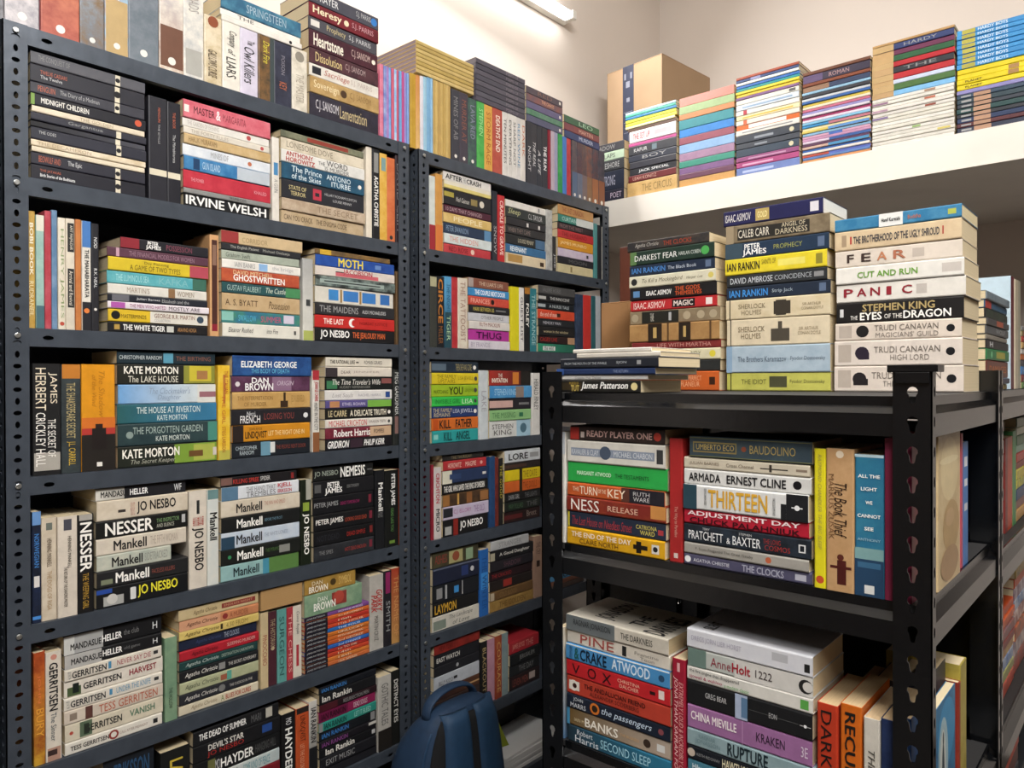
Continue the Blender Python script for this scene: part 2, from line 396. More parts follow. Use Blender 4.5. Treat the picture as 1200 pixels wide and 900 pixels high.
    for d in decor_t:
        vs, fs, asp = text_geo(d[0][1:], True, False); x0, x1, y0, y1 = map(num, (d[1], d[2], *((d[4], d[5]) if d[0][0] == '$' else (d[3], d[4])))); cl = lin(d[3] if d[0][0] == '$' else d[5])
        cuts.append((len(tv), len(tf))); b = len(tv)
        if d[0][0] == '$': tv += [P(L * (x1 - (x1 - x0) * q), T * (y0 + (y1 - y0) * a), -.0006 - l * .00004) for a, q, l in vs]     # set level across an upright spine
        else: tv += [P(L * (x1 - (x1 - x0) * q), T + .0003 + l * .00005, D * (y0 + (y1 - y0) * a)) for a, q, l in vs]                # on the front cover
        tf += [tuple(b + i for i in f) for f in fs]; tc_ += [cl] * len(vs)
    ins = .003 if hard else .0006
    pv = []
    for s in (ins, L - ins):
        for t in (c + .0001, T - c - .0001):
            for y in (c + .0006 + r * .5, D - ins): pv.append(P(s, t, y))
    pf = [(0, 1, 3, 2), (4, 6, 7, 5), (0, 4, 5, 1), (2, 3, 7, 6), (0, 2, 6, 4), (1, 5, 7, 3)]
    pc = [lin(pages)] * 8; pa = [(1, 0, 0) if vertical else (0, 0, 1)] * 8
    # outward winding for the page block
    if rev:   # turned round: the fore-edge looks outward
        f2 = lambda vv: [((L - x, D - y, z) if not vertical else (T - x, D - y, z)) for x, y, z in vv]
        cv, tv, pv = f2(cv), f2(tv), f2(pv)
    return dict(cover=(cv, cf, cc, ca, fmat), pages=(pv, pf, pc, pa), text=(tv, tf, tc_, cuts))

STACKS, UPS = {}, {}
class Plane:
    """a row of books faces +x (racks) or -y (units, loft)"""
    def __init__(s, axis, val): s.axis, s.val = axis, val
    def h(s, u, v): return on_x(u, v, s.val).y if s.axis == 'x' else on_y(u, v, s.val).x
    def z(s, u, v): return on_x(u, v, s.val).z if s.axis == 'x' else on_y(u, v, s.val).z
    def world(s, h, depth, z): return Vector((s.val - depth, h, z)) if s.axis == 'x' else Vector((h, s.val + depth, z))
    def rot(s): return math.pi / 2 if s.axis == 'x' else 0.0

def put(plane, h, z, L, T, D, col, items, vertical, yaw, setback, info, hard=False, rev=False):
    g = make_book(L, T, D, col, items, vertical, hard=hard, rev=rev)
    loc = plane.world(h, setback, z)
    a, b = (L, T) if not vertical else (T, L)
    pts = [proj(plane.world(h + i * a, setback, z + j * b)) for i, j in ((0, 0), (1, 0), (1, 1), (0, 1))]
    cl = [(min(max(x, 0), 1200), min(max(y, 0), 900)) for x, y in pts]
    ar = abs(sum(cl[i][0] * cl[(i + 1) % 4][1] - cl[(i + 1) % 4][0] * cl[i][1] for i in range(4))) / 2
    BOOKS.append(dict(g=g, loc=loc, rot=plane.rot() + yaw, area=ar, col=col, hard=hard, T=T, info=info, tcol=next((i.split(';')[3] for i in items if i.count(';') >= 3 and (i[0] not in '%>#=&^@!' or i[:2] == '&;') and not (i[0] == 'o' and i.count(';') == 3)), None),
                      note=next((i[1:] for i in items if i.startswith('&') and i[1:2] != ';'), None), rev=rev))

def flat(where, plane, base, uL, uR, vT, text, D=.128, noun='paperback', jit=1.0, set0=0.0, hard=False, fac=1.0):
    """a stack lying flat, listed from the top down: weight | colour | print..."""
    rows = [l.strip().split('|') for l in text.strip().split('\n') if l.strip()]
    k = STACKS[where] = STACKS.get(where, 0) + 1
    zb = (plane.z(uL, base[1]) if isinstance(base, tuple) else base) + .0006
    vm = (vT + proj(plane.world(plane.h(uL, vT), 0, zb))[1]) / 2
    h0, h1 = plane.h(uL, vm), plane.h(uR, vm); zt = plane.z(uL, vT)
    zt = min([zt] + [z - .0345 for z in SHELVES.get(where.split(', ')[-1], []) if z > zb + .05])
    tot = sum(num(r[0]) for r in rows); z = zb
    for i in range(len(rows) - 1, -1, -1):
        r = rows[i]; T = (zt - zb) * num(r[0]) / tot
        a, b = 0.0, 1.0
        for it in r[2:]:
            if it.startswith('='): a, b = map(num, it[1:].split(';'))
        w = h1 - h0; m = .0018
        hh0 = h0 + a * w + m + random.random() * .002 * jit; hh1 = h0 + b * w - m - random.random() * .004 * jit
        put(plane, hh0, z, hh1 - hh0, T - .0004, D + random.uniform(-.003, .002), r[1], r[2:], False, random.uniform(-.008, .008) * jit, set0 + .001 + random.random() * .004 * jit,
            dict(kind='flat', where=where, stack=k, n=i + 1, of=len(rows), noun=noun), hard=hard or 'H' in r[2:] , rev='REV' in r[2:])
        z += T
    return z
def upright(where, plane, base, uL, uR, text, D=.128, noun='paperback', set0=0.0, hard=False):
    """books standing upright, listed left to right: width | photo row of the top | colour | print..."""
    rows = [l.strip().split('|') for l in text.strip().split('\n') if l.strip()]
    tot = sum(num(r[0]) for r in rows); u = uL
    for r in rows:
        if 'GAP' in r: u += (uR - uL) * num(r[0]) / tot; continue
        UPS[where] = UPS.get(where, 0) + 1
        u2 = u + (uR - uL) * num(r[0]) / tot
        zb = (plane.z(u, base[1]) if isinstance(base, tuple) else base) + .0006
        zt = min([plane.z((u + u2) / 2, num(r[1]))] + [z - .0345 for z in SHELVES.get(where.split(', ')[-1], []) if z > zb + .05] + [z for a, c, z, q in CAPS if q == where and a < u2 and c > u]); vm = num(r[1]) + 60
        h0, h1 = plane.h(u, vm), plane.h(u2, vm)
        put(plane, h0 + .0003, zb, zt - zb, h1 - h0 - .0006, D + random.uniform(-.003, .002), r[2], r[3:], True, 0, set0 + .001 + random.random() * .003,
            dict(kind='up', where=where, n=UPS[where], noun=noun), hard=hard or 'H' in r[3:])
        u = u2
RK = Plane('x', RX - .006)
SHELVES['nearer rack'] = Z1; SHELVES['farther rack'] = Z2
def cap(where, uL, uR, v): CAPS.append((uL - .5, uR + .5, RK.z(uL, v), where))
cap('top of nearer rack', 258, 355, 22); cap('top of farther rack', 487, 556, 84); cap('top of farther rack', 557.5, 616, 117); cap('top of farther rack', 617, 660, 141); cap('top of farther rack', 661.5, 703, 160)
cap('sixth shelf, nearer rack', 305, 356, 718)
# ---- nearer rack, top
w = 'top of nearer rack'
upright(w, RK, Z1[0], -38, 361, '''
43|-125|8f8d90|%5b5a60
41|-122|c9c3c4|%8d8a92|o.93;.5;.14;W
1.5|-120|M
46|-118|c98a5c|%9b4a3c|>b5604f|o.94;.5;.12;W
29|-110|a9b4bc|%7a6248|>6a727c|o.95;.5;.12;W
28|-104|4f7ab0|%8fb0c8|>c09a6a|SONORAN DESERT;.45;.62;W;.3;.6|#.62;1;b79c6c|o.94;.5;.14;W
36|-96|4a5460|%7e8890|>6a747c|RICHARD;.40;.52;W;.5;.7|FORD;.42;.54;W;.25;.45|%777e86|o.93;.5;.12;W
29|-70|b9c6d0|%dcd4c6|>b08a70|#.66;.97;6d4a3a|o.92;.5;.16;W
24|-50|dad5cb|%aeb0b0|SILENT ROADS;.1;.45;9a9590|#.76;.97;a8a69f;.1;.9
21|-14|C|%b8a680|GALLOWS CURSE;.50;.90;4a3a2a;.2;.7;i|o.08;.5;.3;8a4a30
21|-2|e2dcd0|Company;.12;.36;1a1a1a;.25;.8;i|of;.40;.48;1a1a1a;.3;.7;i|LIARS;.52;.82;1a1a1a;.2;.75
21|8|cdc6d6|The;.16;.23;1a1a1a;.4;.8|Owl Killers;.27;.82;1a1a1a;.2;.8;i
19|17|7a5a38|%3a3428|#0;1;3c4648;.72;1|Dark Fire;.08;.42;d7c84a;.3;.68;i
21|24|2a2c3a|%3a3c4c|POISON;.2;.5;8a8690;.4;.6|KEY;.62;.74;b86a4a;.3;.7
18|33|dcd5c6|%bdb5a4|THE MASTER;.4;.86;a59c8c|o.12;.5;.3;8a8478''')
flat(w, RK, ('v', 22), 258, 355, -13, '''
22|2f5d7a|%4b8299|SPRINGSTEEN;.3;.8;9fb4c0
9|W|THE;.2;.4;555
8|e0dbd2|o.85;.5;.3;K''', jit=1.5)
flat(w, RK, Z1[0], 362, 445, -17, '''
20|4a4a54|S.J. PARRIS;.66;.88;b8b8b8|PRAYER;.1;.4;ddd|o.93;.5;.3;3a7ac0
20|7a2630|%5a1c26|Heresy;.05;.45;e8d9b8;.15;.85;b|S.J. PARRIS;.6;.92;c99aa0|o.52;.5;.22;e8d9b8
18|4c4b52|Prophecy;.25;.52;c8b98a;.2;.8|S.J. PARRIS;.57;.9;c8c8c8|#.03;.15;d8d4cc;.3;.8
26|4b2731|%3a1c28|Heartstone;.06;.48;e8e0d0;.15;.85;b|C.J. SANSOM;.6;.88;c8b0a8|o.94;.5;.14;e8e0d0
22|54343a|%3c262e|Dissolution;.08;.45;d9c48a;.2;.8|C.J. SANSOM;.5;.8;b09a98
18|dcd6cc|Sacrilege;.2;.56;b06a5c;.2;.8;i|S.J. PARRIS;.58;.9;b8a8a0|#.04;.16;23242c;.2;.8
24|b99a66|%9c7c4c|Sovereign;.05;.4;e8d8b0;.2;.8|o.47;.5;.24;4a3626|C.J. SANSOM;.56;.88;8a6c44
33|33303c|%26242e|C.J. SANSOM;.08;.4;d0ccd0|Lamentation;.42;.82;c8b68a;.25;.8''')
upright(w, RK, Z1[0], 446, 480.2, '''
4.6|75|c8647e|%d58aa0
3.4|77|6a7ab8|%9aa8d0
3.2|78|8a6aa8|%b08ac0
3|79|5a8ac8|%8ab4dc
3.2|80|c85a72
3|81|7aa8d4|%b4cce4
3|82|c2566c
3|83|6f9fd0
3|84|b84a84
3|85|8f86c4
2.8|86|7f9fd4''', D=.14)
# ---- nearer rack, second shelf
w = 'second shelf, nearer rack'
flat(w, RK, Z1[1], 35, 173, 57, '''
15|57575d|THE CONQUEST OF;.06;.32;888|#.72;.765;d8cfb8|o.742;.5;.2;K
22|2b2b33|TWELVE CAESARS;.08;.30;b8644c;.5;.72|The Twelve;.08;.26;ccc;.25;.44|#.72;.765;d8cfb8|o.742;.5;.2;K
14|3a3a42|PENGUIN;.06;.2;b8644c|The Diary of a Madman;.24;.58;aaa|#.72;.765;d8cfb8|o.742;.5;.2;K
15|202027|#0;.03;7a9a4a|MIDNIGHT CHILDREN;.08;.48;e4e0d8;.28;.74;b|o.93;.6;.3;c8583c
8|e0d2ba|THE GOLDEN;.4;.7;a8987c
10|30303a|Gargantua;.3;.6;999|#.72;.765;d8cfb8
8|16161a|>4a4a52|#.72;.765;d8cfb8
15|2c2d38|THE ODES;.06;.2;bbb;.5;.75|#.72;.765;d8cfb8|o.742;.5;.2;K
8|e2d4bd|%cbb998|THE DECAMERON;.05;.5;b09c80
7|ddd0b8
15|2c2c36|BEOWULF AND;.06;.24;b8644c|The Epic;.3;.42;ccc|#.72;.765;d8cfb8|o.742;.5;.2;K
18|24242c|THE JATAKAS;.07;.24;b8644c;.52;.74|Birth Stories of the Bodhisatta;.07;.36;ddd;.22;.44;b|#.72;.765;d8cfb8|o.742;.5;.2;K''', D=.15)
upright(w, RK, Z1[1], 174.5, 213, '''
22|114|28282f|PENGUIN;.1;.24;b8644c;.5;.62|THE IDYLLS;.26;.45;aaa;.5;.6|#.70;.76;d8cfb8
16|120|222229|THE BOOK;.1;.26;b8644c;.4;.6|The Mahabharata;.32;.6;bbb;.4;.6|#.70;.76;d8cfb8''')
flat(w, RK, Z1[1], 214, 319, 114, '''
23|c45a68|%d47a84|MASTER;.11;.34;4a1c22;.3;.72|&;.355;.405;f0e0e0;.25;.8;b|MARGARITA;.43;.7;8a3a44;.3;.72|#.01;.06;W;.3;.7
11|dedad2|THE GARDEN OF EVENING;.05;.4;b0a8a0|o.75;.5;.3;b04a4a
9|d6cfc2|THE FORTY RULES;.08;.5;a89c8c|o.91;.5;.3;b04a4a
13|b89a68|%c9b086|HARUKI MURAKAMI;.05;.36;7a5f3a
15|c9ced4|%dfe2e4|MINES OF;.3;.5;999|o.75;.5;.2;b86a4a
18|2f6c9e|%4a86b4|#.6;1;b8c0c8|#.10;.17;1f3f63;.1;.9|GUN ISLAND;.2;.4;b8d0e0
23|b02c3c|%c03a48|THE POWER;.08;.22;e0a0a8;.4;.6|KHALED;.8;.95;e0a0a8;.4;.6
7|8a8a88|THE SUMMER SCHOOL;.5;.7;222
16|1d1e20|IRVINE WELSH;.02;.96;f0eeea;.15;.9;b''')
upright(w, RK, Z1[1], 319.5, 328, '''
9|161|dcd6cc|#.3;.45;4a86b4;.2;.8|A GUN;.5;.66;888''')
flat(w, RK, Z1[1], 329, 429, 150, '''
9|5c6050|%8a8a70|#.3;.8;8f3f34;.2;.8
15|d8cdb8|%b8ad98|LONESOME DOVE;.06;.6;8a8070
16|dcdad4|ANTHONY;.05;.36;a8392f;.52;.9;b|HOROWITZ;.05;.38;a8392f;.08;.46;b|THE;.42;.5;444;.4;.7|WORD;.52;.78;1a1a1a;.45;.92|IS MURDER;.5;.8;555;.06;.4
21|22465e|%2c5a74|The Prince;.11;.46;e0ecf0;.52;.88|of the Skies;.11;.45;e0ecf0;.1;.45|ANTONIO;.52;.82;e0ecf0;.52;.84|ITURBE;.58;.82;e0ecf0;.12;.44|o.94;.5;.14;W
24|2a2b31|STATE OF;.08;.28;d7c890;.5;.72|TERROR;.1;.27;d7c890;.2;.42|#.36;.46;b8394a;.2;.8|#.385;.435;2a2b31;.4;.6|HILLARY RODHAM CLINTON;.5;.9;bbb;.56;.7|LOUISE PENNY;.6;.84;bbb;.28;.42
15|a8937c|%c4b29c|THE SECRET;.4;.9;8a7660
17|bfa98a|%a8926f|CAN YOU CRACK;.03;.36;4a3a2a;.3;.7|THE ENIGMA CODE;.40;.78;4a3a2a;.3;.7''')
upright(w, RK, Z1[1], 430, 470, '''
7|172|e0d6c4
9|175|1e1f22|AGATHA CHRISTIE;.3;.86;f0eeea;.2;.75;b|#.04;.26;8a8a88;.2;.8
9|180|d0a040|%e0b860|#.05;.2;7a9a9a;.2;.8
10|185|c4643c|%d0784c|o.95;.5;.2;333
6|179|3a2c30|DAVID CLIFF;.1;.9;aaa''')
# ---- nearer rack, third shelf
w = 'third shelf, nearer rack'
upright(w, RK, Z1[2], 32, 117, '''
11|247|b08a3e|%c9a85c|BOBI BOOK;.10;.55;f0e8d0;.3;.75;b|RUDRANEIL;.6;.9;e8dcb0
11|252|8fb0a8|%a8c4ba|#0;.14;d8d4c4|#.8;1;4a6a72
9|247|a83844|%b85460
8|246|5a7a9a|%7a94b0
10|255|d6ccb8|%e0d8c8|HENRY JAMES;.1;.9;8a9a6a|o.95;.5;.3;b04a3a
12|256|d8cebc|#.04;.30;2a2a2a;.2;.9|#.45;.8;2a2a2a;.2;.9|AMIT MAJMUDAR;.06;.28;e0d8c8;.35;.75|Arrival and Revival;.47;.78;e0d8c8;.35;.75
8|257|c07a44|%b06838
12|259|e2ddd2|#0;.24;4a7ab8|THE MAHABHARATA;.26;.7;222;.3;.75;b|#.74;1;26262c|o.82;.5;.3;e08040
10|262|25252a|NOD;.13;.23;ddd;.3;.75|R.K. NEAL;.42;.6;ddd;.3;.7|o.8;.5;.2;W''')
flat(w, RK, Z1[2], 118, 246, 273, '''
14|24242a|=.16;1|#.0;.2;8a2a34|PETER;.29;.41;f0eeea;.5;.88;b|JAMES;.27;.44;f0eeea;.06;.5;b|POSSESSION;.5;.8;8a4a5a
12|5c3a48|=.05;1|THE FINANCIAL MODELS FOR WOMEN;.2;.85;9a7a88|#.08;.11;c09aa8
17|d3b92f|=.05;1|#.8;1;b04a58|A GAME OF TWO TYPES;.2;.7;6a5a1a;.15;.55|Day Planning;.34;.58;5a4a1a;.6;.85
16|4f9fa8|=.05;1|%6cb4ba|THE LUMINOUS SEA;.08;.4;a8d8d8|KAFKA;.5;.8;80b8bc|#.85;1;3f6a5a
13|dad6cc|=.05;1|#.59;.66;8a6a4a|MARTIN'S;.18;.4;9a8a78|WOMEN;.68;.86;8a7a68
9|22262f|=.05;1|Julian Barnes;.27;.5;ddd;.3;.7|Elizabeth and the;.52;.8;aaa|#.04;.2;6a6a70
9|e2d9de|=.05;1|#.03;.16;b05aa8;.1;.9|THE MEN WHO HATED;.2;.55;8a3a6a|MOSTLY ARE;.58;.9;3a2a34
16|d8b52c|=.05;1|#.4;1;ddd8cc|o.07;.5;.34;1a1a1a|MASTERMINDS;.12;.36;4a3a10;.3;.6|GEORGE R.R. MARTIN;.44;.86;7a4a3a;.45;.8|COLLECTION;.44;.6;999;.15;.35|o.92;.5;.3;3a4a5a
13|1e1d1f|=.05;1|#.06;.11;b0904a;.25;.75|THE WHITE TIGER;.14;.55;f0eeea;.22;.78;b|#.57;.64;c8c8c0;.2;.8|ARAVIND ADIGA;.68;.88;b88a5a;.3;.7''')
upright(w, RK, Z1[2], 247, 258, '''
12|275|d0a070|#.05;.95;4a2c26;.2;.8|#.1;.3;8a6a5a;.3;.7|#.88;.95;8a2434;.2;.8''')
flat(w, RK, Z1[2], 259, 361, 268, '''
16|cdb48c|=0;.95|#0;.2;9a3a3a|CORRIDOR;.24;.55;a08a64;.2;.6
9|2a2b2f|=0;.92|The English Patient;.1;.45;b8b8b0|Michael Ondaatje;.5;.85;a8a8a0
11|9aa294|=0;.92|%b0b8a8|Graham Swift;.05;.35;5a6258
12|e6e2da|=0;.92|IAIN BANKS;.15;.4;888|#.45;.56;8ab0d8;.1;.9|the bridge;.62;.9;aaa
17|a84632|=0;.92|%c0603c|DAVID MITCHELL;.14;.64;e8d0a0;.62;.92|GHOSTWRITTEN;.14;.8;f4f0ea;.12;.62;b
14|22444c|=0;.92|%2f5a58|#.8;1;4a8a5a|GUSTAV FLAUBERT;.06;.48;a8c0b8|The Castle;.54;.8;d0d8c8;.3;.8;i
22|b89c74|=0;.92|%c4aa84|A. S. BYATT;.04;.44;5a4630;.3;.66|Possession;.58;.86;5a4630;.25;.7;i
16|2f6a84|=0;.92|%4a8a6a|#0;.14;8ac0b4;.2;.9|#.78;.92;d0c8d8;.2;.9|SWALLOW;.2;.42;5ab0d0;.2;.7|SUMMER;.48;.75;c05070;.2;.7
18|e0dcd0|=0;.92|Eleanor Rushed;.07;.38;3a3a3a;.35;.7;i|into Fire;.55;.7;2a2a2a;.35;.7;i|#.92;.95;444;.35;.65''')
upright(w, RK, Z1[2], 355.5, 368, '''
13|303|a8a8a6|>dcdad0|#.5;.58;3a3c3e;.3;.7|#.88;1;a8b060''')
flat(w, RK, Z1[2], 369, 464, 290, '''
7|5a4a38|=0;.94|%8a6a3a|#.06;.2;d0a83a
14|2a52a0|%1f3f88|MOTH;.27;.58;e8d04a;.1;.9;b|#.74;.82;6a8ac0;.3;.7
12|d9cfc6|#.24;.34;2a2a2a;.3;.6|#.24;.78;c8636c;.1;.5|JACOBSON;.33;.7;b04a52;.25;.95;b
13|2c3232|%8a9a94|#.05;.85;9aa8a2;.3;.7|#.1;.8;2c3232;.44;.56
21|d9d4c8|#.16;.28;3f86c4;.2;.85|#.34;.53;3f7cc0;.2;.85|#.58;.76;3f7cc0;.2;.85|#.82;.95;3a70b4;.2;.85|#.3;.325;9a7a4a;.1;.9|#.545;.57;9a7a4a;.1;.9
15|2d2d30|THE MAIDENS;.05;.52;a0a0a0;.25;.8|ALEX MICHAELIDES;.57;.88;d0d0d0;.35;.65
16|c22f2c|THE LAST;.1;.34;f4e0d8;.3;.75;b|o.45;.5;.36;f4f0ea|o.475;.5;.28;c22f2c|NORDIC JUSTICE;.54;.9;7a1414;.35;.65
17|1c1c1e|JO NESBO;.06;.41;f4f2ee;.14;.86;b|THE JEALOUSY MAN;.45;.87;d0663a;.2;.8;b''')
upright(w, RK, Z1[2], 465.5, 470, '''
4|318|6a5238''')
# ---- nearer rack, fourth shelf
w = 'fourth shelf, nearer rack'
upright(w, RK, Z1[3], 38.5, 135.5, '''
33|426|1f1f20|#.8;.96;a8a39a|JAMES;.08;.36;e6d8c0;.54;.86|HERBERT;.04;.42;e6d8c0;.1;.46|THE SECRET OF;.5;.84;f0ece4;.52;.8|CRICKLEY HALL;.44;.92;f0ece4;.1;.44
23|427|2c3234|%3a4244|#0;.13;c07a30|THE SHAKESPEARE SECRET;.17;.68;b8a878;.25;.7|J.L. CARRELL;.71;.93;d0b040;.25;.7
39|427|dc9420|#.62;1;26221f;0;1|#.58;.66;b03a34;0;1|#.5;.6;d0702c;0;1|#.56;.62;2a1c1a;.4;.62|#.6;.8;221c1b;.3;.72|The Shadow;.06;.5;b8781c;.5;.68;i|of the Wind;.1;.4;b8781c;.3;.44;i|#.92;.96;e8e4dc;.44;.6''')
flat(w, RK, Z1[3], 137, 256, 409, '''
15|203038|CHRISTOPHER RANSOM;.02;.43;c8d0d0;.35;.65|#.45;.55;5a98b0;.1;.9|THE BIRTHING;.58;.95;8a5a4a;.3;.65
23|23241f|#.66;1;8a8a3a|#.72;.96;c8b83c;.15;.95|#.8;.92;a8784a;.25;.7|KATE MORTON;.06;.6;f2ede2;.52;.9;b|The LAKE HOUSE;.1;.6;e0dccc;.1;.42
22|6fa2d4|>dfe3dc|#.8;1;d8d8d0;0;1|#.82;1;9a6a70;.3;.6|The Clockmaker's;.3;.72;8a9ab0;.5;.84;i|Daughter;.38;.62;8a9ab0;.12;.46;i
22|2c5c5e|>3a7aa0|THE HOUSE AT RIVERTON;.18;.82;d8e4e0;.5;.84|KATE MORTON;.38;.68;d8e4e0;.12;.4
25|2f4244|%24363a|#.9;1;4a8a7a|THE FORGOTTEN GARDEN;.14;.84;a8b8b0;.52;.84|KATE MORTON;.36;.7;d8e0d8;.16;.4|o.11;.5;.16;8a9a94
24|22261f|#.55;1;7a9a3a|#.75;.98;a8b050;.1;.9|#.7;.85;6a4a2a;.3;.6|KATE MORTON;.04;.6;f2ede2;.42;.86;b|The Secret Keeper;.12;.56;a8a89a;.08;.36;i|#.96;1;c8c0b8;.3;.7''')
upright(w, RK, Z1[3], 256, 270.5, '''
15|428|dcb12c|%e8c850|#.1;.4;b8783a;.4;.6|THE ITALIAN;.06;.3;a8402c;.5;.8|THE GIRL;.32;.62;b85a2c;.3;.6|STIEG LARSSON;.65;.92;a85a2c;.3;.6|#.9;1;b8b050''')
flat(w, RK, Z1[3], 271.5, 366, 416, '''
26|1f3f74|%2f5a94|ELIZABETH GEORGE;.1;.8;f2f2f0;.42;.74;b|THIS BODY OF DEATH;.22;.7;6ab8d8;.14;.36
20|4a2a40|%6a4460|#.5;.75;8a6a84|DAN;.24;.45;f2f0ee;.55;.92;b|BROWN;.16;.51;f2f0ee;.08;.56;b|ORIGIN;.56;.78;c8b8c4;.4;.7;i|o.07;.5;.16;e0d8d8
22|bb9458|%c8a56a|THE INTERPRETATION;.06;.5;8a6838;.52;.76|OF MURDER;.14;.42;8a6838;.16;.4|#.6;.7;3a2a1e;.05;.45|#.64;.67;3a2a1e;.4;.95|JED RUBENFELD;.74;.92;9a7840
20|242327|FRENCH;.1;.34;f2f0ee;.12;.6|Nicci;.18;.28;ddd;.6;.86|LOSING YOU;.39;.77;8a4440;.3;.72|o.93;.5;.18;e0e0e0
21|cf8b24|#0;.13;2a2220;.0;1|LINDQVIST;.15;.42;2a2016;.12;.62;b|JOHN AJVIDE;.2;.36;5a3c14;.64;.84|LET THE RIGHT ONE IN;.44;.92;f0d8a0;.3;.6
20|20242a|CHRISTOPHER;.04;.3;b8c4c8;.5;.74|RANSOM;.09;.26;b8c4c8;.18;.44|#.35;.47;6a94a8;.05;.95|#.47;.53;d8d8d4;.2;.9|THE PEOPLE NEXT DOOR;.54;.94;8a4438;.4;.66''')
upright(w, RK, Z1[3], 367, 375.5, '''
8|434|d9d5cc|#0;.12;a8343c|#.76;1;8a5a3a|JOHN LE CARRE;.14;.38;b83a44;.2;.8;b|HUNT IN THE CITY;.4;.74;3a3a3a;.25;.75''')
flat(w, RK, Z1[3], 381, 461, 418, '''
12|e0d8c8|THE RATIONAL LIKE;.06;.42;3a342e;.3;.7;b|#.44;.48;3a342e;.4;.55|ROMAIN GIRARD;.56;.84;3a342e;.3;.7
13|ddd4c6|#0;.17;3a3438;.0;.9|DEAR;.22;.36;5a4a44;.3;.6|JENNIFER;.4;.8;a89a90;.35;.6
17|1d2120|#.02;.17;3f7a54;.1;.7|The Time Traveler's Wife;.1;.82;e8e4dc;.4;.84;i|AUDREY NIFFENEGGER;.2;.66;8a8a84;.12;.32|#.84;1;8a5450;.5;.9
13|dfdcd8|Lost Souls;.1;.4;a09c9c;.3;.7;i|RACHEL HARRIS;.48;.82;9a98a0;.35;.6|#.9;.97;2a4a8a;.2;.8
10|5a5288|#.06;.2;b8845a;.1;.9|#.62;1;7ab04a|ETHEL ROHAN;.24;.58;d8d0e8;.3;.7
14|1f1e1c|LE CARRE;.04;.3;c8b890;.22;.8;b|A DELICATE TRUTH;.35;.9;e8e0cc;.22;.8;b|o.95;.5;.18;W
11|e0dad0|MICHAEL CRICHTON;.05;.6;c03434;.15;.85|DRAGON TEETH;.64;.9;6a5a54;.4;.7|o.95;.5;.2;444
14|6a2430|%84384a|#.66;1;c8a888|Robert Harris;.12;.66;f2eee8;.16;.84;b|POMPEII;.72;.88;4a3a34;.3;.7
14|1c1a1e|GRIDIRON;.03;.34;f4f2ee;.16;.84;bi|PHILIP KERR;.56;.88;f0eeea;.2;.8;bi|#.36;.54;3a2a34;.1;.9''')
upright(w, RK, Z1[3], 461.8, 470, '''
8|433|2c2e2c|MEG GARDINER;.04;.6;d8d8d4;.2;.8|#.62;.85;8a6a64;.2;.7''')
# ---- nearer rack, fifth shelf
w = 'fifth shelf, nearer rack'
upright(w, RK, Z1[4], 38, 111, '''
11|600|1f2a44|%1a1c24|#0;.12;6a94c8|NORWEGIAN;.2;.5;4a8ad0|#.58;.68;d8d4d0;.2;.8|#.94;.97;4a8ad0
18|607|cfc2ae|%bdae98|#.05;.12;6a7068;.3;.7|HENNING MANKELL;.2;.48;5a4a3c;.35;.65|THE DOGS OF RIGA;.52;.9;a88a64;.35;.65
23|605|d6cbbc|#.03;.14;4a4a54;.3;.7|HENNING MANKELL;.2;.52;3a342e;.5;.68|THE RETURN OF THE DANCING MASTER;.5;.9;3a342e;.3;.48
19|603|1b1a1a|NESSER;.08;.58;f4f0e8;.14;.86;b|THE WEEPING GIRL;.60;.96;b8923c;.3;.66|#0;.06;a8a49c;.1;.9''')
flat(w, RK, Z1[4], 111.5, 222, 573, '''
15|d8d4ca|>1a1a1c|#.3;1;222226;0;1|MANDASUE;.05;.35;1a1a1a;.25;.75;b|HELLER;.36;.56;f4f2ee;.25;.75;b|WF;.86;.95;ddd;.2;.8
24|d3c7b4|%c4b6a0|JO NESBO;.42;.86;1c1a1a;.14;.80;b|#.22;.3;3a3430;.34;.48|HEADHUNTERS;.35;.4;b88a80;.1;.8
21|1b1b1a|NESSER;.09;.60;f4f0e8;.12;.88;b|THE INSPECTOR;.64;.9;7a9a6a;.5;.74|AND SILENCE;.64;.84;b8b8a8;.2;.42|#.93;.97;bbb;.3;.8
20|d6cbba|Mankell;.18;.54;1c1c1c;.18;.8;b|THE FIFTH WOMAN;.58;.9;a89a8c
19|aab0a4|=0;.82|%c4c4b4|Mankell;.19;.6;1e1e1e;.18;.8;b|SIDETRACKED;.63;.95;8a8c84
20|252526|Mankell;.19;.55;f2efe8;.18;.82;b|FACELESS KILLERS;.58;.84;8a4a40;.35;.62|#.04;.16;7a8068;.2;.5
24|18191b|#.0;.16;2a4a9a;.72;.94|#.07;.28;a8a8a4;.08;.55|o.16;.4;.26;c8c6c0|1;.35;.41;d8d8d4;.18;.8;b|JO NESBO;.43;.88;e6dc3a;.18;.84;b''')
upright(w, RK, Z1[4], 222.5, 257.5, '''
22|575|d8cebf|#.1;.24;2c2c2c;.42;.58|THE REDEEMER;.27;.36;b04a44;.2;.8|JO NESBO;.38;.82;1e1c1c;.14;.8;b
14|574|ccd0cb|%dad8ce|Mankell;.24;.53;1e1e1e;.2;.85;b|#0;.1;6a8a8a''')
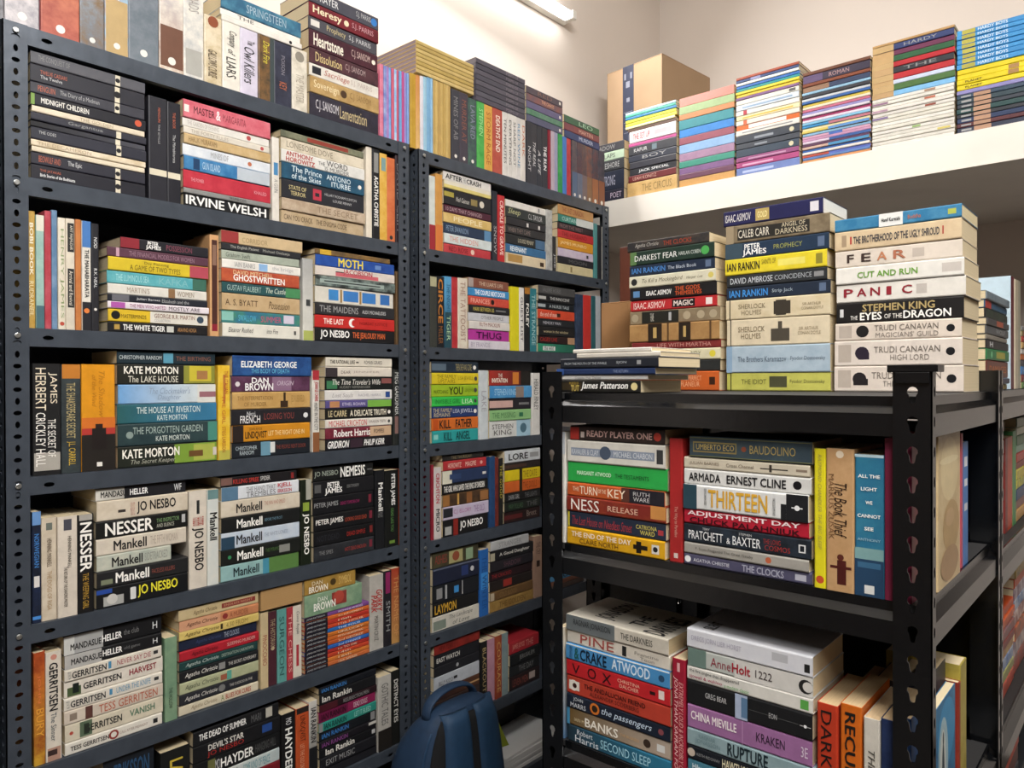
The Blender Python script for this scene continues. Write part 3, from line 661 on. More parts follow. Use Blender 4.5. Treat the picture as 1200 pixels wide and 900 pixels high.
flat(w, RK, Z1[4], 258.5, 353, 560, '''
13|1f1d1f|=0;.96|#0;.14;7a5a52;.2;.9|KILLING SPREE;.15;.48;b03a34;.25;.72;b|SPIDER;.5;.63;d8d4d0;.3;.75|#.92;.96;8a2c2c;.2;.8
17|d9dce0|#0;.2;5a7a94;0;1|THE HAND THAT;.3;.68;7a7a7c;.5;.85|TREMBLES;.3;.68;6a6a6c;.1;.48|KJELL;.71;.9;b8343c;.48;.9;b|ERIKSSON;.71;.9;b8343c;.14;.42;b
21|d5cab8|%c8baa4|Mankell;.18;.5;1c1c1c;.2;.76;b|THE MAN WHO SMILED;.53;.8;b07a6a;.45;.7
19|1d1e1e|Mankell;.18;.5;f4f1ea;.2;.8;b|BEFORE THE FROST;.53;.76;6a8a9a;.4;.6
21|b9c5d4|%ccd4dc|#0;.16;2c4458;0;.75|Mankell;.18;.5;1c1c1c;.2;.78;b|THE WHITE LIONESS;.53;.84;8a94a4;.4;.64
20|1e201d|Mankell;.19;.51;f4f1ea;.2;.8;b|THE PYRAMID;.54;.72;4a6a3a;.4;.64|#.72;.86;8a8a84;.2;.7|o.1;.5;.12;3a8a5a
20|93b8b6|#.52;.62;4a90a8;0;1|#.6;1;5a8044;0;1|Mankell;.15;.47;1c2c30;.2;.78;b''')
upright(w, RK, Z1[4], 353.5, 366, '''
12|562|1d2419|#0;.24;a8a89c;.5;1|#.27;.37;8aa040;.2;.8|JO NESBO;.4;.88;f2efe8;.14;.78;b''')
flat(w, RK, Z1[4], 367, 440, 549, '''
17|1b1c1c|JO NESBO;.02;.4;a8b0a4;.25;.72|NEMESIS;.44;.86;f2f0ea;.12;.9;b|#.9;.98;777;.46;.54
20|1d1d20|PETER;.22;.42;f4f2ee;.52;.88;b|JAMES;.18;.46;f4f2ee;.08;.52;b|DEAD TOMORROW;.54;.74;888;.4;.6|#.02;.12;5a5a5a;.3;.8
21|1b1b1e|PETER JAMES;.02;.4;a8a8a8;.35;.7|DEAD TOMORROW;.44;.76;9a2c64;.4;.6|#.92;.97;7a2c3a;.3;.8
20|1a1a1c|PETER JAMES;.03;.47;e8e4de;.3;.72;b|LOOKING GOOD DEAD;.5;.87;b04a34;.35;.6|#.92;.97;7a2c3a;.3;.8
18|19191b|NOT DEAD;.05;.4;33343a;.3;.7|DEAD SIMPLE;.53;.84;a8322c;.35;.65|#.92;.97;7a2c2a;.3;.8
19|26272a|%34363a|THE SPIES;.08;.3;8a8a8a;.4;.66|NOT DEAD ENOUGH;.5;.86;a8403a;.35;.6|#.92;.97;7a2c3a;.3;.8''')
upright(w, RK, Z1[4], 441, 471, '''
11|551|1c1d20|Mankell;.16;.52;e8e6e0;.3;.8;b|THE PYRAMID;.5;.6;777
16|551|1a1b1a|PETER JAMES;.05;.46;f0eeea;.35;.72;b|DEAD LIKE YOU;.5;.8;5a8a4a;.4;.6|#.92;.96;6a8a3a;.3;.7
3|550|b8502c''')
# ---- nearer rack, sixth shelf
w = 'sixth shelf, nearer rack'
upright(w, RK, Z1[5], 40, 73.5, '''
14|765|b8502a|%8a3a1c|>c89a34|JOHN;.2;.45;d87848;.3;.6|BURY;.5;.75;e0a040;.2;.85
19|764|d8cfc0|o.05;.5;.2;c88a7a|GERRITSEN;.1;.54;1c1c1e;.2;.75;b|The Sinner;.56;.82;3a4a54;.3;.65|#.88;1;b08a78;.1;.9|#.9;.95;3a2a28;.1;.7''')
flat(w, RK, Z1[5], 74, 193, 748, '''
23|1b1b1d|#0;.38;a8a8a6;0;1|#.0;.1;cfcfca;0;1|MANDASUE;.06;.36;18181a;.2;.55;b|HELLER;.37;.57;f4f2ee;.25;.62;b|the club;.59;.75;777;.35;.65|H;.9;.95;ddd;.3;.7
17|1d1d1f|#0;.36;b4b2ae;0;1|MANDASUE;.06;.36;18181a;.25;.7;b|HELLER;.37;.57;f4f2ee;.3;.75;b|old game;.59;.76;777;.35;.65|H;.9;.95;ddd;.3;.7
15|dcd4c6|GERRITSEN;.07;.41;1c1c1e;.2;.75;b|TESS;.03;.06;777;.2;.8|#.43;.46;4a8ab0;.2;.8|NEVER SAY DIE;.52;.88;9a3a44;.3;.75|#.91;.96;333;.4;.7
20|ddd5c8|#.03;.16;4a5a3a;.06;.6|#.08;.14;1c2420;.2;.8|GERRITSEN;.18;.56;222;.28;.68;b|HARVEST;.64;.93;8a2430;.32;.72;b
15|dcd5c8|GERRITSEN;.06;.40;1c1c1e;.2;.75;b|TESS;.02;.05;777;.2;.8|UNDER THE KNIFE;.51;.87;5a94b4;.3;.78|#.44;.47;4a8ab0;.3;.8|#.91;.96;333;.4;.7
17|cfc2b2|#.2;.27;5a3a34;.05;.95|#.05;.12;8a7a6c;.25;.75|TESS GERRITSEN;.33;.94;b0583c;.18;.78
22|d6ccb6|#.14;.26;5a6a54;.1;.95|#.18;.23;2a3428;.2;.8|GERRITSEN;.19;.56;2a2a26;.3;.7;b|VANISH;.64;.91;5a7a62;.35;.75;b|o.06;.5;.1;b0483c
15|e0dace|TESS GERRITSEN;.05;.43;3a3632;.3;.68;b|o.48;.5;.4;8a3a34|o.48;.5;.24;e0dace|CALL AFTER MIDNIGHT;.54;.84;9a8478;.38;.6|#.9;.95;2a2a2a;.3;.7''')
upright(w, RK, Z1[5], 193.5, 208.5, '''
15|747|7f9a7c|%6a8a70|THE HOLLOW;.6;.85;3a4a38;.3;.6''')
AC = 'Agatha Christie'
flat(w, RK, Z1[5], 209, 305, 716, f'''
15|c6b289|%b8a478|{AC};.17;.46;6a5638;.25;.7;i|#.52;.96;8a3a34;.3;.72|ENDLESS NIGHT;.55;.92;c89a78;.42;.62
13|c4825a|#0;.5;cf9a78;0;1|{AC};.08;.46;4a2a20;.25;.75;i|o.56;.5;.3;8a3430|A MURDER;.62;.86;8a4a30
12|d8bf72|%c8ae60|{AC};.06;.48;5a4a2a;.25;.75;i|#.5;.53;3a3020;.2;.8|4.50 FROM;.57;.85;8a743a
14|22283c|{AC};.2;.52;3f4a70;.3;.7;i|THE CLOCKS;.56;.76;a8b0c0;.25;.75
13|ad2632|{AC};.14;.46;3a1014;.25;.75;i|SLEEPING MURDER;.58;.95;d8a8a0;.35;.7
12|22403f|{AC};.07;.48;c0ccc4;.25;.75;i|DESTINATION UNKNOWN;.52;.94;a8b8a8;.35;.7
15|212224|{AC};.06;.46;e0dcd4;.25;.75;i|#.48;.56;8a8a88;.2;.8|THE SECRET ADVERSARY;.6;.97;d0ccc4;.35;.65
15|a3a784|%b4b694|{AC};.06;.47;4a5040;.25;.75;i|#.5;.58;9a5a44;.2;.7|#.58;.64;5aa090;.1;.9
14|2b2c31|{AC};.06;.46;d8d4cc;.25;.75;i|o.52;.5;.34;7a7a78|THE CUCKOO IN THE;.62;.92;c8c4bc;.38;.64
13|d6cbb2|{AC};.14;.46;8a7a5c;.25;.75;i|A;.51;.55;6a7a3a;.2;.8|BLUES FOR CURES;.57;.9;a84a34;.25;.75;b''')
upright(w, RK, Z1[5], 306, 355, '''
10|718|c8b48c|PINOCCHIO;.3;.7;9a4a3a
11|717|4a2830|THE HISTORIAN;.1;.5;a89878|o.5;.5;.2;b8a888
12|714|5f9a94|SURGEON;.1;.9;2f5a58;.2;.7
8|712|a83840|THE CHESS;.1;.9;e0a8a0
11|710|d8cfc0|Casino Royale;.08;.4;4a4a4a;.3;.7;i|#.55;.85;a8343c;.35;.65''')
flat(w, RK, ('v', 718), 305, 356, 690, '''
26|26231f|REV|^b08a58''', jit=.2)
flat(w, RK, Z1[5], 356.5, 434, 680, '''
19|a8843f|=0;.78|%8a6a30|DAN;.14;.34;e8dcc0;.55;.8|BROWN;.08;.44;f0e8d8;.1;.5;b|o.55;.5;.22;4a3a20|SYMBOL;.66;.92;d8b870
26|8aa384|=0;.88|%6a8a70|DAN;.22;.38;e8e8dc;.6;.8|BROWN;.15;.52;f4f2e8;.2;.56;b|#.46;.72;8a3a34;.25;.85|o.58;.6;.3;b04a3c
5|7a4a8a|#0;.34;26242c;0;1|JAMES PATTERSON;.03;.3;bbb|WOMANS MURDER;.5;.9;e0d0e8
5|c8642c|#0;.34;24222a;0;1|JAMES PATTERSON;.03;.3;bbb|9th JUDGEMENT;.5;.9;f0d8b8
5|b8382c|#0;.34;24222a;0;1|JAMES PATTERSON;.03;.3;bbb|10th;.5;.7;f0d8b8
5|c84a2c|#0;.34;24222a;0;1|JAMES PATTERSON;.03;.3;bbb|11th HOUR;.5;.9;f0d8b8
5|2f6ab0|#0;.34;24222a;0;1|JAMES PATTERSON;.03;.3;bbb|THE FOUR;.5;.86;d8e0f0
5|c8702c|#0;.34;24222a;0;1|JAMES PATTERSON;.03;.3;bbb|UNLUCKY;.5;.9;f0d8b8
5|cc6a2e|#0;.34;24222a;0;1|JAMES PATTERSON;.03;.3;bbb|FIFTH HORSEMAN;.5;.9;f0d8b8
5|b8582c|#0;.34;24222a;0;1|JAMES PATTERSON;.03;.3;bbb|3rd DEGREE;.5;.9;f0d8b8
5|2f62b0|#0;.34;24222a;0;1|JAMES PATTERSON;.03;.3;bbb|2nd CHANCE;.5;.86;d8e0f0
5|a8302c|#0;.34;24222a;0;1|JAMES PATTERSON;.03;.3;bbb|1st TO DIE;.5;.8;f0d8b8
5|c0442c|#0;.34;24222a;0;1|JAMES PATTERSON;.03;.3;bbb|14th;.5;.7;f0d8b8
5|cc7434|#0;.34;24222a;0;1|JAMES PATTERSON;.03;.3;bbb|16th;.5;.7;f0d8b8
5|c0683a|#0;.34;24222a;0;1|JAMES PATTERSON;.03;.3;bbb|15th AFFAIR;.5;.8;f0d8b8''', jit=.4)
upright(w, RK, Z1[5], 434.5, 471, '''
16|674|b9b4ac|%a8a49c|GORKY;.2;.5;b03a34;.45;.9;bi|PARK;.26;.5;b03a34;.1;.5;bi|MARTIN CRUZ;.55;.88;444;.3;.6
9|669|262428|#.02;.3;8a2a5a;.2;.8|SMITH;.4;.8;999
11|666|a8402c|>b88a50|THE NAME OF;.1;.9;c8905a''')
# ---- nearer rack, seventh shelf
w = 'seventh shelf, nearer rack'
flat(w, RK, Z1[6], 120, 188, 884, '''
22|1c2026|=.0;.95|ERIKSSON;.2;.9;2a4a6a;.2;.8;b
16|1e1e20|#.5;.75;a0402c;.2;.8
18|232326|BLACK;.2;.6;888
20|2a2a2e|NIGHT;.1;.5;999''')
upright(w, RK, Z1[6], 189, 224, '''
35|878|1c1d1c|LARSSON;.1;.7;c8b040;.3;.75;b''')
flat(w, RK, Z1[6], 226, 330, 860, '''
16|1e1e20|THE DEAD OF SUMMER;.06;.6;f0eeea;.3;.75;b|#.84;.92;b8b4a8;.2;.9|MARI;.66;.78;666
18|1c1c1e|DEVIL'S STAR;.16;.56;d8d4cc;.5;.88;b|JO NESBO;.15;.56;a8302c;.08;.45|#.78;.9;2a4a8a;.3;.8
19|1a1b1c|HAYDER;.3;.68;f2f0ea;.2;.75;b|MO;.24;.29;ccc;.2;.8|#.16;.24;6a6a40;.2;.9|HANGING HILL;.7;.95;555
15|d0cec6|>b8c4c4|BLACK;.2;.5;222;.2;.8;b|SOME KIND OF PEACE;.56;.88;4a8a94;.2;.8
14|7a2028|%5a181e|RED;.1;.4;c08a80
16|202022|NIGHT;.1;.5;999
16|26262a|DAY;.1;.5;999''')
upright(w, RK, Z1[6], 331, 373, '''
17|836|1a1a1b|HAYDER;.18;.72;f2f0ea;.25;.75;b|MO;.06;.14;ddd;.3;.7
16|829|b8502a|#0;.07;2a2422|LINDQVIST;.1;.42;3a1c10;.25;.7|LET THE OLD DREAMS DIE;.45;.9;d8a080;.3;.6
10|822|d4d0c8|>1e1e20|IAN RANKIN;.08;.5;1e1e20;.2;.85;b|#.56;1;1e1e20;0;1''')
flat(w, RK, Z1[6], 374, 443, 808, '''
10|1b1d22|IAN RANKIN;.04;.46;3f7ab8;.2;.8;b
15|1d1d1f|Ian Rankin;.04;.55;d8d4cc;.2;.8;b
11|2a1a1e|#.0;.3;4a1c24|RESURRECTION MEN;.4;.85;8a8a8a
15|8a2450|#0;.5;6a1c40;0;1|IAN RANKIN;.04;.46;2a1018;.2;.8;b|DEAD SOULS;.6;.85;e0c8d0
14|2f8a7c|IAN RANKIN;.08;.46;143a34;.2;.8;b|#.0;.06;888|LET IT BLEED;.6;.9;a0d0c4
14|1a1c20|IAN RANKIN;.04;.5;3a74b4;.25;.75;b|#.9;.98;888
11|1c1a1e|#.86;1;c8c4bc;.5;.9|IAN RANKIN;.04;.48;8a4a8a;.2;.8
13|1a1a1c|Ian Rankin;.1;.6;e0dcd4;.15;.85;b|#.92;.98;bbb;.3;.8
16|202024|EXIT MUSIC;.1;.6;999
14|222226''')
upright(w, RK, Z1[6], 443.5, 473, '''
16|792|b8b4ac|#.72;1;26221f;0;1|GOTHIC TALES;.1;.66;555;.25;.75
11|786|1e1e1c|DISTINCT EYES;.12;.7;d8d4cc;.3;.75;b
3|790|b8b0a4''')
# ---- farther rack, top
w = 'top of farther rack'
upright(w, RK, Z2[0], 481.6, 508, '''
7|86|b08a30|%c09a3c
5|88|c8864a|>d8b070
4|89|d8d4dc
4|90|9ac0d4
4|90|7aa8cc
3|91|8ab4d4''', D=.14)
upright(w, RK, Z2[0], 508.5, 529, '''
3|92|b89a5a
3|93|c8aa68
3|94|b8985a
3|95|c4a664
3|96|b89a58
3|97|c4a868
3|98|b89858''', D=.14)
upright(w, RK, Z2[0], 530, 559.5, '''
10|105|3c3c44|MINES OF AB;.1;.7;888|o.93;.5;.16;W
10|109|46404a|MURDER AT;.1;.7;8a5a4a|o.93;.5;.16;W
10|113|3a464c|%4a6a5a|LAVA RED;.1;.6;8a8aa0|o.93;.5;.16;W''', D=.14)
upright(w, RK, Z2[0], 560, 617, '''
9|115|3f9a44|%5ab05a|STEPHEN;.1;.5;a8e0a0
10|119|d09a44|%dcae5c|STORM RAGE;.1;.9;a8642c
12|122|a8483c|%b85a4a|DEATH'S END;.1;.66;f0e0d0;.3;.75;b
6|126|dad6d0|TEN MINUTES;.1;.8;333;.25;.75
5.5|128|d8d4ce|EVERYTHING;.1;.8;333;.25;.75
5.5|130|dcd8d2|SHARP NOT;.1;.8;555;.25;.75
5.5|132|d6d2ce|RED WINE;.1;.8;5a8aa8;.25;.75
5.5|134|dad4cc|DARK;.1;.6;c0704a;.25;.75''', D=.14)
upright(w, RK, Z2[0], 617.5, 643, '''
6.5|139|35363c|NIGHT;.4;.8;ccc;.25;.75
6|141|3a3a40|THE REAL;.3;.7;ddd;.25;.75;i
6|143|33353c|A LIFE;.4;.8;ddd;.25;.75;i
7|146|36363c|THE RUN;.3;.7;f0f0f0;.25;.75;b''', D=.14)
upright(w, RK, Z2[0], 643.5, 670, '''
3|149|8a2434
4|151|b8a8b4
4|153|9a9ab4
5|155|2f8a4a|%4aa05a
5|157|4a7ac0
5|160|b0343c|%c8504a''', D=.14)
upright(w, RK, Z2[0], 671, 709, '''
6|162|4a4650|%6a5a5a|#.55;1;5a6a84;0;1|o.95;.5;.2;W
6|165|46424c|%6a4a4a|#.55;1;6a7284;0;1|o.95;.5;.2;W
6|168|524a4e|%7a5a50|#.55;1;7a6a6a;0;1|o.95;.5;.2;W
6|171|5a4e50|%8a5a4a|#.55;1;8a6a50;0;1|o.95;.5;.2;W
7|174|4a4850|%7a4a44|#.55;1;a06a4a;0;1|o.95;.5;.2;W
7|177|44444c|%5a5058|#.55;1;8a5a44;0;1|o.95;.5;.2;W''', D=.15)
flat(w, RK, ('v', 84), 487.5, 556, 45, '\n'.join('5|%s|^857880' % c for c in ('c4ab6c', 'b99f5f', 'cbb273', 'bda464', 'c8ae70', 'b89e5c', 'c4aa6a', 'cdb478')), D=.19, jit=.2)
flat(w, RK, ('v', 117), 557.5, 616, 66, '\n'.join('6|%s|POEMS OF;.6;.85;8a8088|^5c5862' % c for c in ('56525c', '4c4a54', '5a5660', '504e58', '5c5862', '4a4852', '585660', '524e5a')), D=.16, jit=.2)
flat(w, RK, ('v', 141), 617, 660, 99, '''
7|5a5058|#.9;.95;W;.3;.7|RED;.3;.7;8a6a60
7|6a5a64|THE CHAOS;.4;.75;d8a080;.3;.8;b|%8a5a54
7|6a6484|#.9;.95;W;.3;.7
6|4a7a5c|%6a8a7a
7|5a5c74|#.9;.95;W;.3;.7''', D=.16, jit=.2)
flat(w, RK, ('v', 160), 661.5, 703, 133, '''
9|3f6a4c|%4f5a54|LEO;.4;.8;b8d8b8
9|7a4650|%8a4a48|MARTEN;.4;.8;e0b0a0
9|3f4a74|%343c60|MURDER;.4;.8;d0d8f0''', D=.16, jit=.2)
# ---- farther rack, second shelf
w = 'second shelf, farther rack'
upright(w, RK, Z2[1], 504, 519.5, '''
7|206|cdd2cc|#.66;1;9a2c34;0;1
8|204|c9924a|#.66;1;d0783c;0;1''')
flat(w, RK, Z2[1], 520, 577, 197, '''
12|dedad4|AFTER;.04;.38;1c1c1e;.2;.75;b|THE;.39;.45;777|CRASH;.47;.78;1c1c1e;.2;.75;b
10|d8c87a|#0;1;ddd6c4;.5;1
21|232326|#.0;.2;a89a44;.5;.8|Neil Gaiman;.24;.52;d0ccc4;.3;.6;i|o.8;.5;.22;d8d0c0|#.56;.7;8a7a4a;.3;.7
10|4a2030|10 DAYS THAT CHANGED;.04;.8;b89aa0
13|c8a864|%d8bc7c|PEOPLE;.2;.8;e8dcb8
14|26364e|#.85;1;5a84a8;0;1|PETER SWANSON;.05;.5;8aa0b8
13|cfd6d6|%bfc8c4|THE HIDDEN;.1;.7;d08a7a
12|b0343c|%c04a4c|RED ROSE;.1;.5;6a1c24|o.6;.5;.3;e0c0b0''')
upright(w, RK, Z2[1], 578, 592, '''
6|224|2a2c34|SNOW;.5;.9;aaa
8|229|b82c30|CRADLE TO GRAVE;.08;.9;f0d0c8;.25;.75;b''')
flat(w, RK, Z2[1], 593, 641, 232, '''
9|dcd8d0|#.8;.84;888;.2;.8
13|2a3030|Sleep;.05;.35;b8b88a;.2;.9;i|C.L. TAYLOR;.55;.9;ccc
10|26262a|#.5;.55;d8d4d0;.2;.7|#.8;.85;d8d4d0;.2;.7
11|2a2a2c|WHEN THEY CAME;.05;.6;8a7a74
13|232628|LOUISE PENNY;.3;.7;c8c0a8;.3;.7|#.75;1;4a6a8a
11|3a6a94|REVENANT;.1;.5;e8f0f4;.2;.8;b
14|d6c6a8|#.05;.4;b08a50;.2;.9|#.85;.95;3a2a1c;.2;.6''')
upright(w, RK, Z2[1], 641, 653, '''
8|246|b8b8b4|%8a8a88
5|277|2c2c2e|JOE;.5;.9;ccc''')
flat(w, RK, Z2[1], 654, 696.5, 237, '''
13|b98a54|THE LAST DRAGON;.1;.7;8a3a2c|=0;1
10|2f7a6c|#.5;1;c8ccc8;0;1|CURTAIN;.1;.5;b8d8d0
9|2a1c22|FROM THE WEST;.05;.7;8a6a6a
11|b83034|THE HUSBAND;.1;.8;7a1418
13|d0902c|JAMES MUNRO;.05;.8;f0d8a8;.3;.7
11|c8bcc8|%b8a8c0|#.8;.86;333;.3;.7
9|28282c|MOON;.3;.8;666
12|c8bc94|#.35;.4;8a7a50;.2;.8''')
upright(w, RK, Z2[1], 697, 709, '''
4|262|4f8a8a
5|264|26262a
3|266|d0ccc0''')
# ---- farther rack, third shelf
w = 'third shelf, farther rack'
upright(w, RK, Z2[2], 504.5, 548.5, '''
8|324|3a3c38|#0;.14;a8a484
9|324|1f2226|CIRCE;.03;.66;c07a34;.2;.8;b|MILLER;.7;.95;8a5a34
8|324|5aa0cc|>2a4a5a|THE NIGHT;.1;.5;2a5a7a|#.5;1;2a4a54;0;1|TIGER;.55;.9;a8c8a0
7|325|a82c34|%b84040
11|326|d6cdbc|%c8b8a8|THE TATTOOIST;.05;.9;9a7a6a''')
flat(w, RK, Z2[2], 549, 598.5, 324, '''
12|7a4a3c|%8a5a48|#0;.12;a89a94|THE LIAR'S LIFE;.25;.85;d8c0a8;.3;.7
10|3f8ac0|THE COUPLE NEXT DOOR;.15;.9;f0f4f8;.2;.8;b
11|c04438|%c85a48|FRANCES;.05;.5;e8b0a0|o.58;.5;.3;2a1c1c
9|26262a|MARK BETWEEN US;.1;.6;d0c060|#.65;.9;777;.4;.6
10|c8c8cc|OTHER PEOPLE;.3;.85;777;.3;.7
10|d8d2cc|RUTH MACKLIN;.25;.75;8a4a44;.4;.9
13|b03a94|THUG;.18;.8;4a1444;.15;.8;b
11|d2ccd4|BY FRANCIS;.05;.5;9a90a4''')
upright(w, RK, Z2[2], 599.5, 630, '''
10|336|d0c41c|%d8cc2c
6|337|dedad4|GUEST LIST;.15;.85;2a2a2a;.25;.75
7|337|232426|FOLEY;.25;.62;e8e4dc;.25;.75;b|#0;.1;a8702c
8|338|2f7680|THE STRANGE;.1;.9;a8c8c8''')
flat(w, RK, Z2[2], 631, 675, 333, '''
10|4a4a4a|VALERIE HOBBS;.1;.6;777
9|202124|THE INNOCENT;.3;.85;d8d8d4;.3;.7|#0;.2;b8b8b4;.3;.7
9|1e2226|A NURSE TALE;.3;.85;c0c8cc;.3;.7|#0;.2;a8b0b4;.3;.7
11|cc4a30|the end of men;.05;.5;f0d0c0|#.5;.6;3a1c14;.3;.7
9|222428|MEMORY MAN;.12;.6;b8b8c0;.3;.7
11|1f1f20|woman in the window;.12;.8;c8b890;.35;.65
9|2a1a1a|CAGED LIVE;.05;.5;b03430;.3;.8|#.8;1;b08a6a
10|2f8a6a|#.12;.45;d8dcd8;.2;.7|the wild;.15;.4;222|>24584a''')
upright(w, RK, Z2[2], 676, 705, '''
8|345|2a3448|%3a4a64
9|346|c0342e
5|347|2a5a60
6|347|a8aeb4''')
# ---- farther rack, fourth shelf
w = 'fourth shelf, farther rack'
flat(w, RK, Z2[3], 506, 562, 423, '''
13|26323f|#0;.3;5a6a78;.2;.8|THEN SHE WAS GONE;.5;.85;a89a6a;.2;.8|o.92;.5;.2;W
13|d8c22c|THE FAMILY;.1;.5;7a6a14;.5;.85|UPSTAIRS;.12;.48;7a6a14;.1;.45|LISA JEWELL;.55;.88;8a7a1c;.3;.7|o.94;.5;.2;444
14|9ab82c|WATCHING;.04;.34;3a4a10;.25;.55|YOU;.36;.66;1c2408;.15;.8;b|LISA JEWELL;.7;.92;5a7a14;.3;.7|o.94;.5;.2;444
11|38b84c|INVISIBLE GIRL;.06;.6;1f6a2c;.3;.75|LISA;.64;.88;d0f0c8|o.94;.5;.2;444
13|263a6a|THE FAMILY;.02;.42;c8b890;.5;.85|REMAINS;.04;.38;c8b890;.1;.45|LISA JEWELL;.44;.88;c8ccd8;.3;.75|o.94;.5;.2;W
14|d06c2c|KILL;.16;.4;1e1a18;.15;.85;b|FATHER;.5;.86;1e1a18;.15;.85;b|#.03;.14;b85020
14|2f9a98|KILL;.24;.42;143a3c;.15;.85;b|ANGEL;.5;.82;143a3c;.15;.85;b|#.03;.12;8ac8c0;.3;.7''')
upright(w, RK, Z2[3], 562.5, 573, '''
10|434|c8ced0|%b8c0c4|LAKE;.3;.6;9a9aa0''')
flat(w, RK, Z2[3], 574, 624, 434, '''
17|a8342c|>2a2422|#.55;.7;c87a34;.1;.9|#.75;1;24221f;0;1|THE;.2;.3;f0e8d8;.55;.8|INVITATION;.05;.42;f0e8d8;.2;.5;b
14|3f86bc|%5a9ac8|STEPHEN KING;.1;.6;a8d0e8|#.6;.8;8a7a70
13|2a2528|>24222a|#.0;.55;c8a49c;.2;.8|#.7;.95;777;.4;.6
12|8ab87c|THE MISSING;.05;.6;4a7a4a|#.7;.8;2a6a4a;.3;.7
19|d4d4d0|STEPHEN;.06;.56;4a4644;.52;.8|KING;.1;.52;4a4644;.16;.46|#.65;1;a0c0d0;0;1|o.82;.5;.3;4a6a7a''')
upright(w, RK, Z2[3], 624.5, 634, '''
9|437|d2cfca|HERALD FINLEY;.1;.6;444''')
# ---- farther rack, fifth shelf
w = 'fifth shelf, farther rack'
upright(w, RK, Z2[4], 506.8, 518.5, '''
3|545|8a2432
9|548|cdc4c0|CRICHTON;.08;.5;b03444;.25;.75;b|MICRO;.58;.9;2a2a2a;.25;.75;b''')
flat(w, RK, Z2[4], 519, 574, 527, '''
7|2a2826|=0;.9|THE THURSDAY;.2;.7;8a7a5a
11|b03438|=0;.95|HOROWITZ;.1;.4;e8c8b8|MAGPIE;.5;.75;e8c8b8|o.88;.5;.2;e0a8a0
15|2a3858|#0;.2;d8d4c0;0;1|#.15;.4;34466a;.3;.7|#.88;.96;d8d4cc;.4;.6
12|1b1b1c|THE GIRL WHO SAVED THE KING OF SWEDEN;.03;.92;e8e4dc;.2;.8;b
14|3a2c22|#0;.14;9a6a3a|#.3;.34;c89a50|#.5;.62;8a5a34|#.8;.98;9a6a40;.1;.9|%5a4028
15|c4b8cc|#0;.2;2a2a30;.2;.9|C.J. ELLORY;.22;.6;a85a90;.3;.7|THE OLD;.66;.9;8a6a94
19|1c1c1d|JO NESBO;.36;.88;f4f2ee;.2;.8;b|#.04;.18;a8a8a4;.1;.6|#.22;.32;8a2a24;0;1''')
upright(w, RK, Z2[4], 574.5, 591, '''
6|535|2a4a74|%1f3a60
4|536|5a2420|%7a342c
5|537|1f1f1e|THE GOOD;.1;.6;b8a83a''')
flat(w, RK, Z2[4], 591.5, 634.5, 529, '''
15|ccd0d2|LORE;.1;.64;2a2a2c;.2;.75;b|#.7;.95;999;.3;.7
9|2a2422|#.0;.6;4a342a;.3;.7
14|d8c020|#.4;.48;2a2418;0;1|THE DATE;.5;.9;8a6a14;.2;.8
14|d0642a|#.4;.48;2a2418;0;1|THE DOLLS;.5;.9;8a3a14;.2;.8
11|1d1d1e|DARK GIRL;.1;.4;aaa|THE LIGHTS;.55;.9;777
12|1f2420|MARY POLLARD;.1;.5;4a6a4a|THE;.6;.9;666
14|2a1a1a|#.0;.5;5a2424;.3;.7|Brett;.62;.9;8a7a70;.3;.8''')
# ---- farther rack, sixth shelf
w = 'sixth shelf, farther rack'
flat(w, RK, Z2[5], 507, 563, 645, '''
20|4a4632|%3a3426|#.35;.65;a8a070;.1;.85|o.5;.5;.3;8a4a34|#.72;.88;8aa080;.1;.8|ASHES;.05;.3;8a3a34
20|24283a|#.6;.75;2f3c6a;.2;.8|o.84;.5;.16;d0d0d0|#.0;1;5a6070;.9;1
21|202226|#.45;.55;3f8ac8;.3;.7|#.08;.2;888;.2;.8|#.26;.3;aaa;.1;.9|#.62;.64;aaa;.1;.9
16|1e1e1e|LAYMON;.04;.5;c89a34;.15;.85;b
18|cdc7ba|#.02;.28;7a8478;.1;.7|The Landscape;.35;.85;5a5a54;.5;.85;i|of Love;.42;.78;5a5a54;.15;.45;i''')
upright(w, RK, Z2[5], 563.5, 573.5, '''
10|644|2a62a8|#.35;.6;3f8ad0;.1;.9|THE WINTER;.1;.9;1f4a84''')
flat(w, RK, Z2[5], 574.5, 626, 636, '''
11|b4b4b4|=0;.88|STRANGER;.2;.8;8a8a8a
13|202022|#0;.1;b0a890;.1;.8|A Good Daughter;.2;.9;d8d4cc;.3;.7;b
12|262429|SHADOW;.3;.7;6a4a54
11|2a1c20|THE CRACKED;.05;.5;a83434;.3;.7
12|26201f|#.3;.5;a0342c;.2;.9
11|6a4e30|#0;.08;b8a890;.1;.9|COLD BLOOD;.2;.6;8a6a40
13|8a6a38|%a08048|THE GOLDEN;.2;.8;6a4c24''')
upright(w, RK, Z2[5], 626.5, 636, '''
9|628|9a7c6a|#.4;.5;2a1c18;.3;.7|THE CRY;.1;.3;4a3a34''')
flat(w, RK, Z2[5], 643, 686, 670, '''
9|8a4a34
15|5a9ac8|SURF;.3;.8;222;.2;.8;b
9|7a5040
10|5a4a44''')
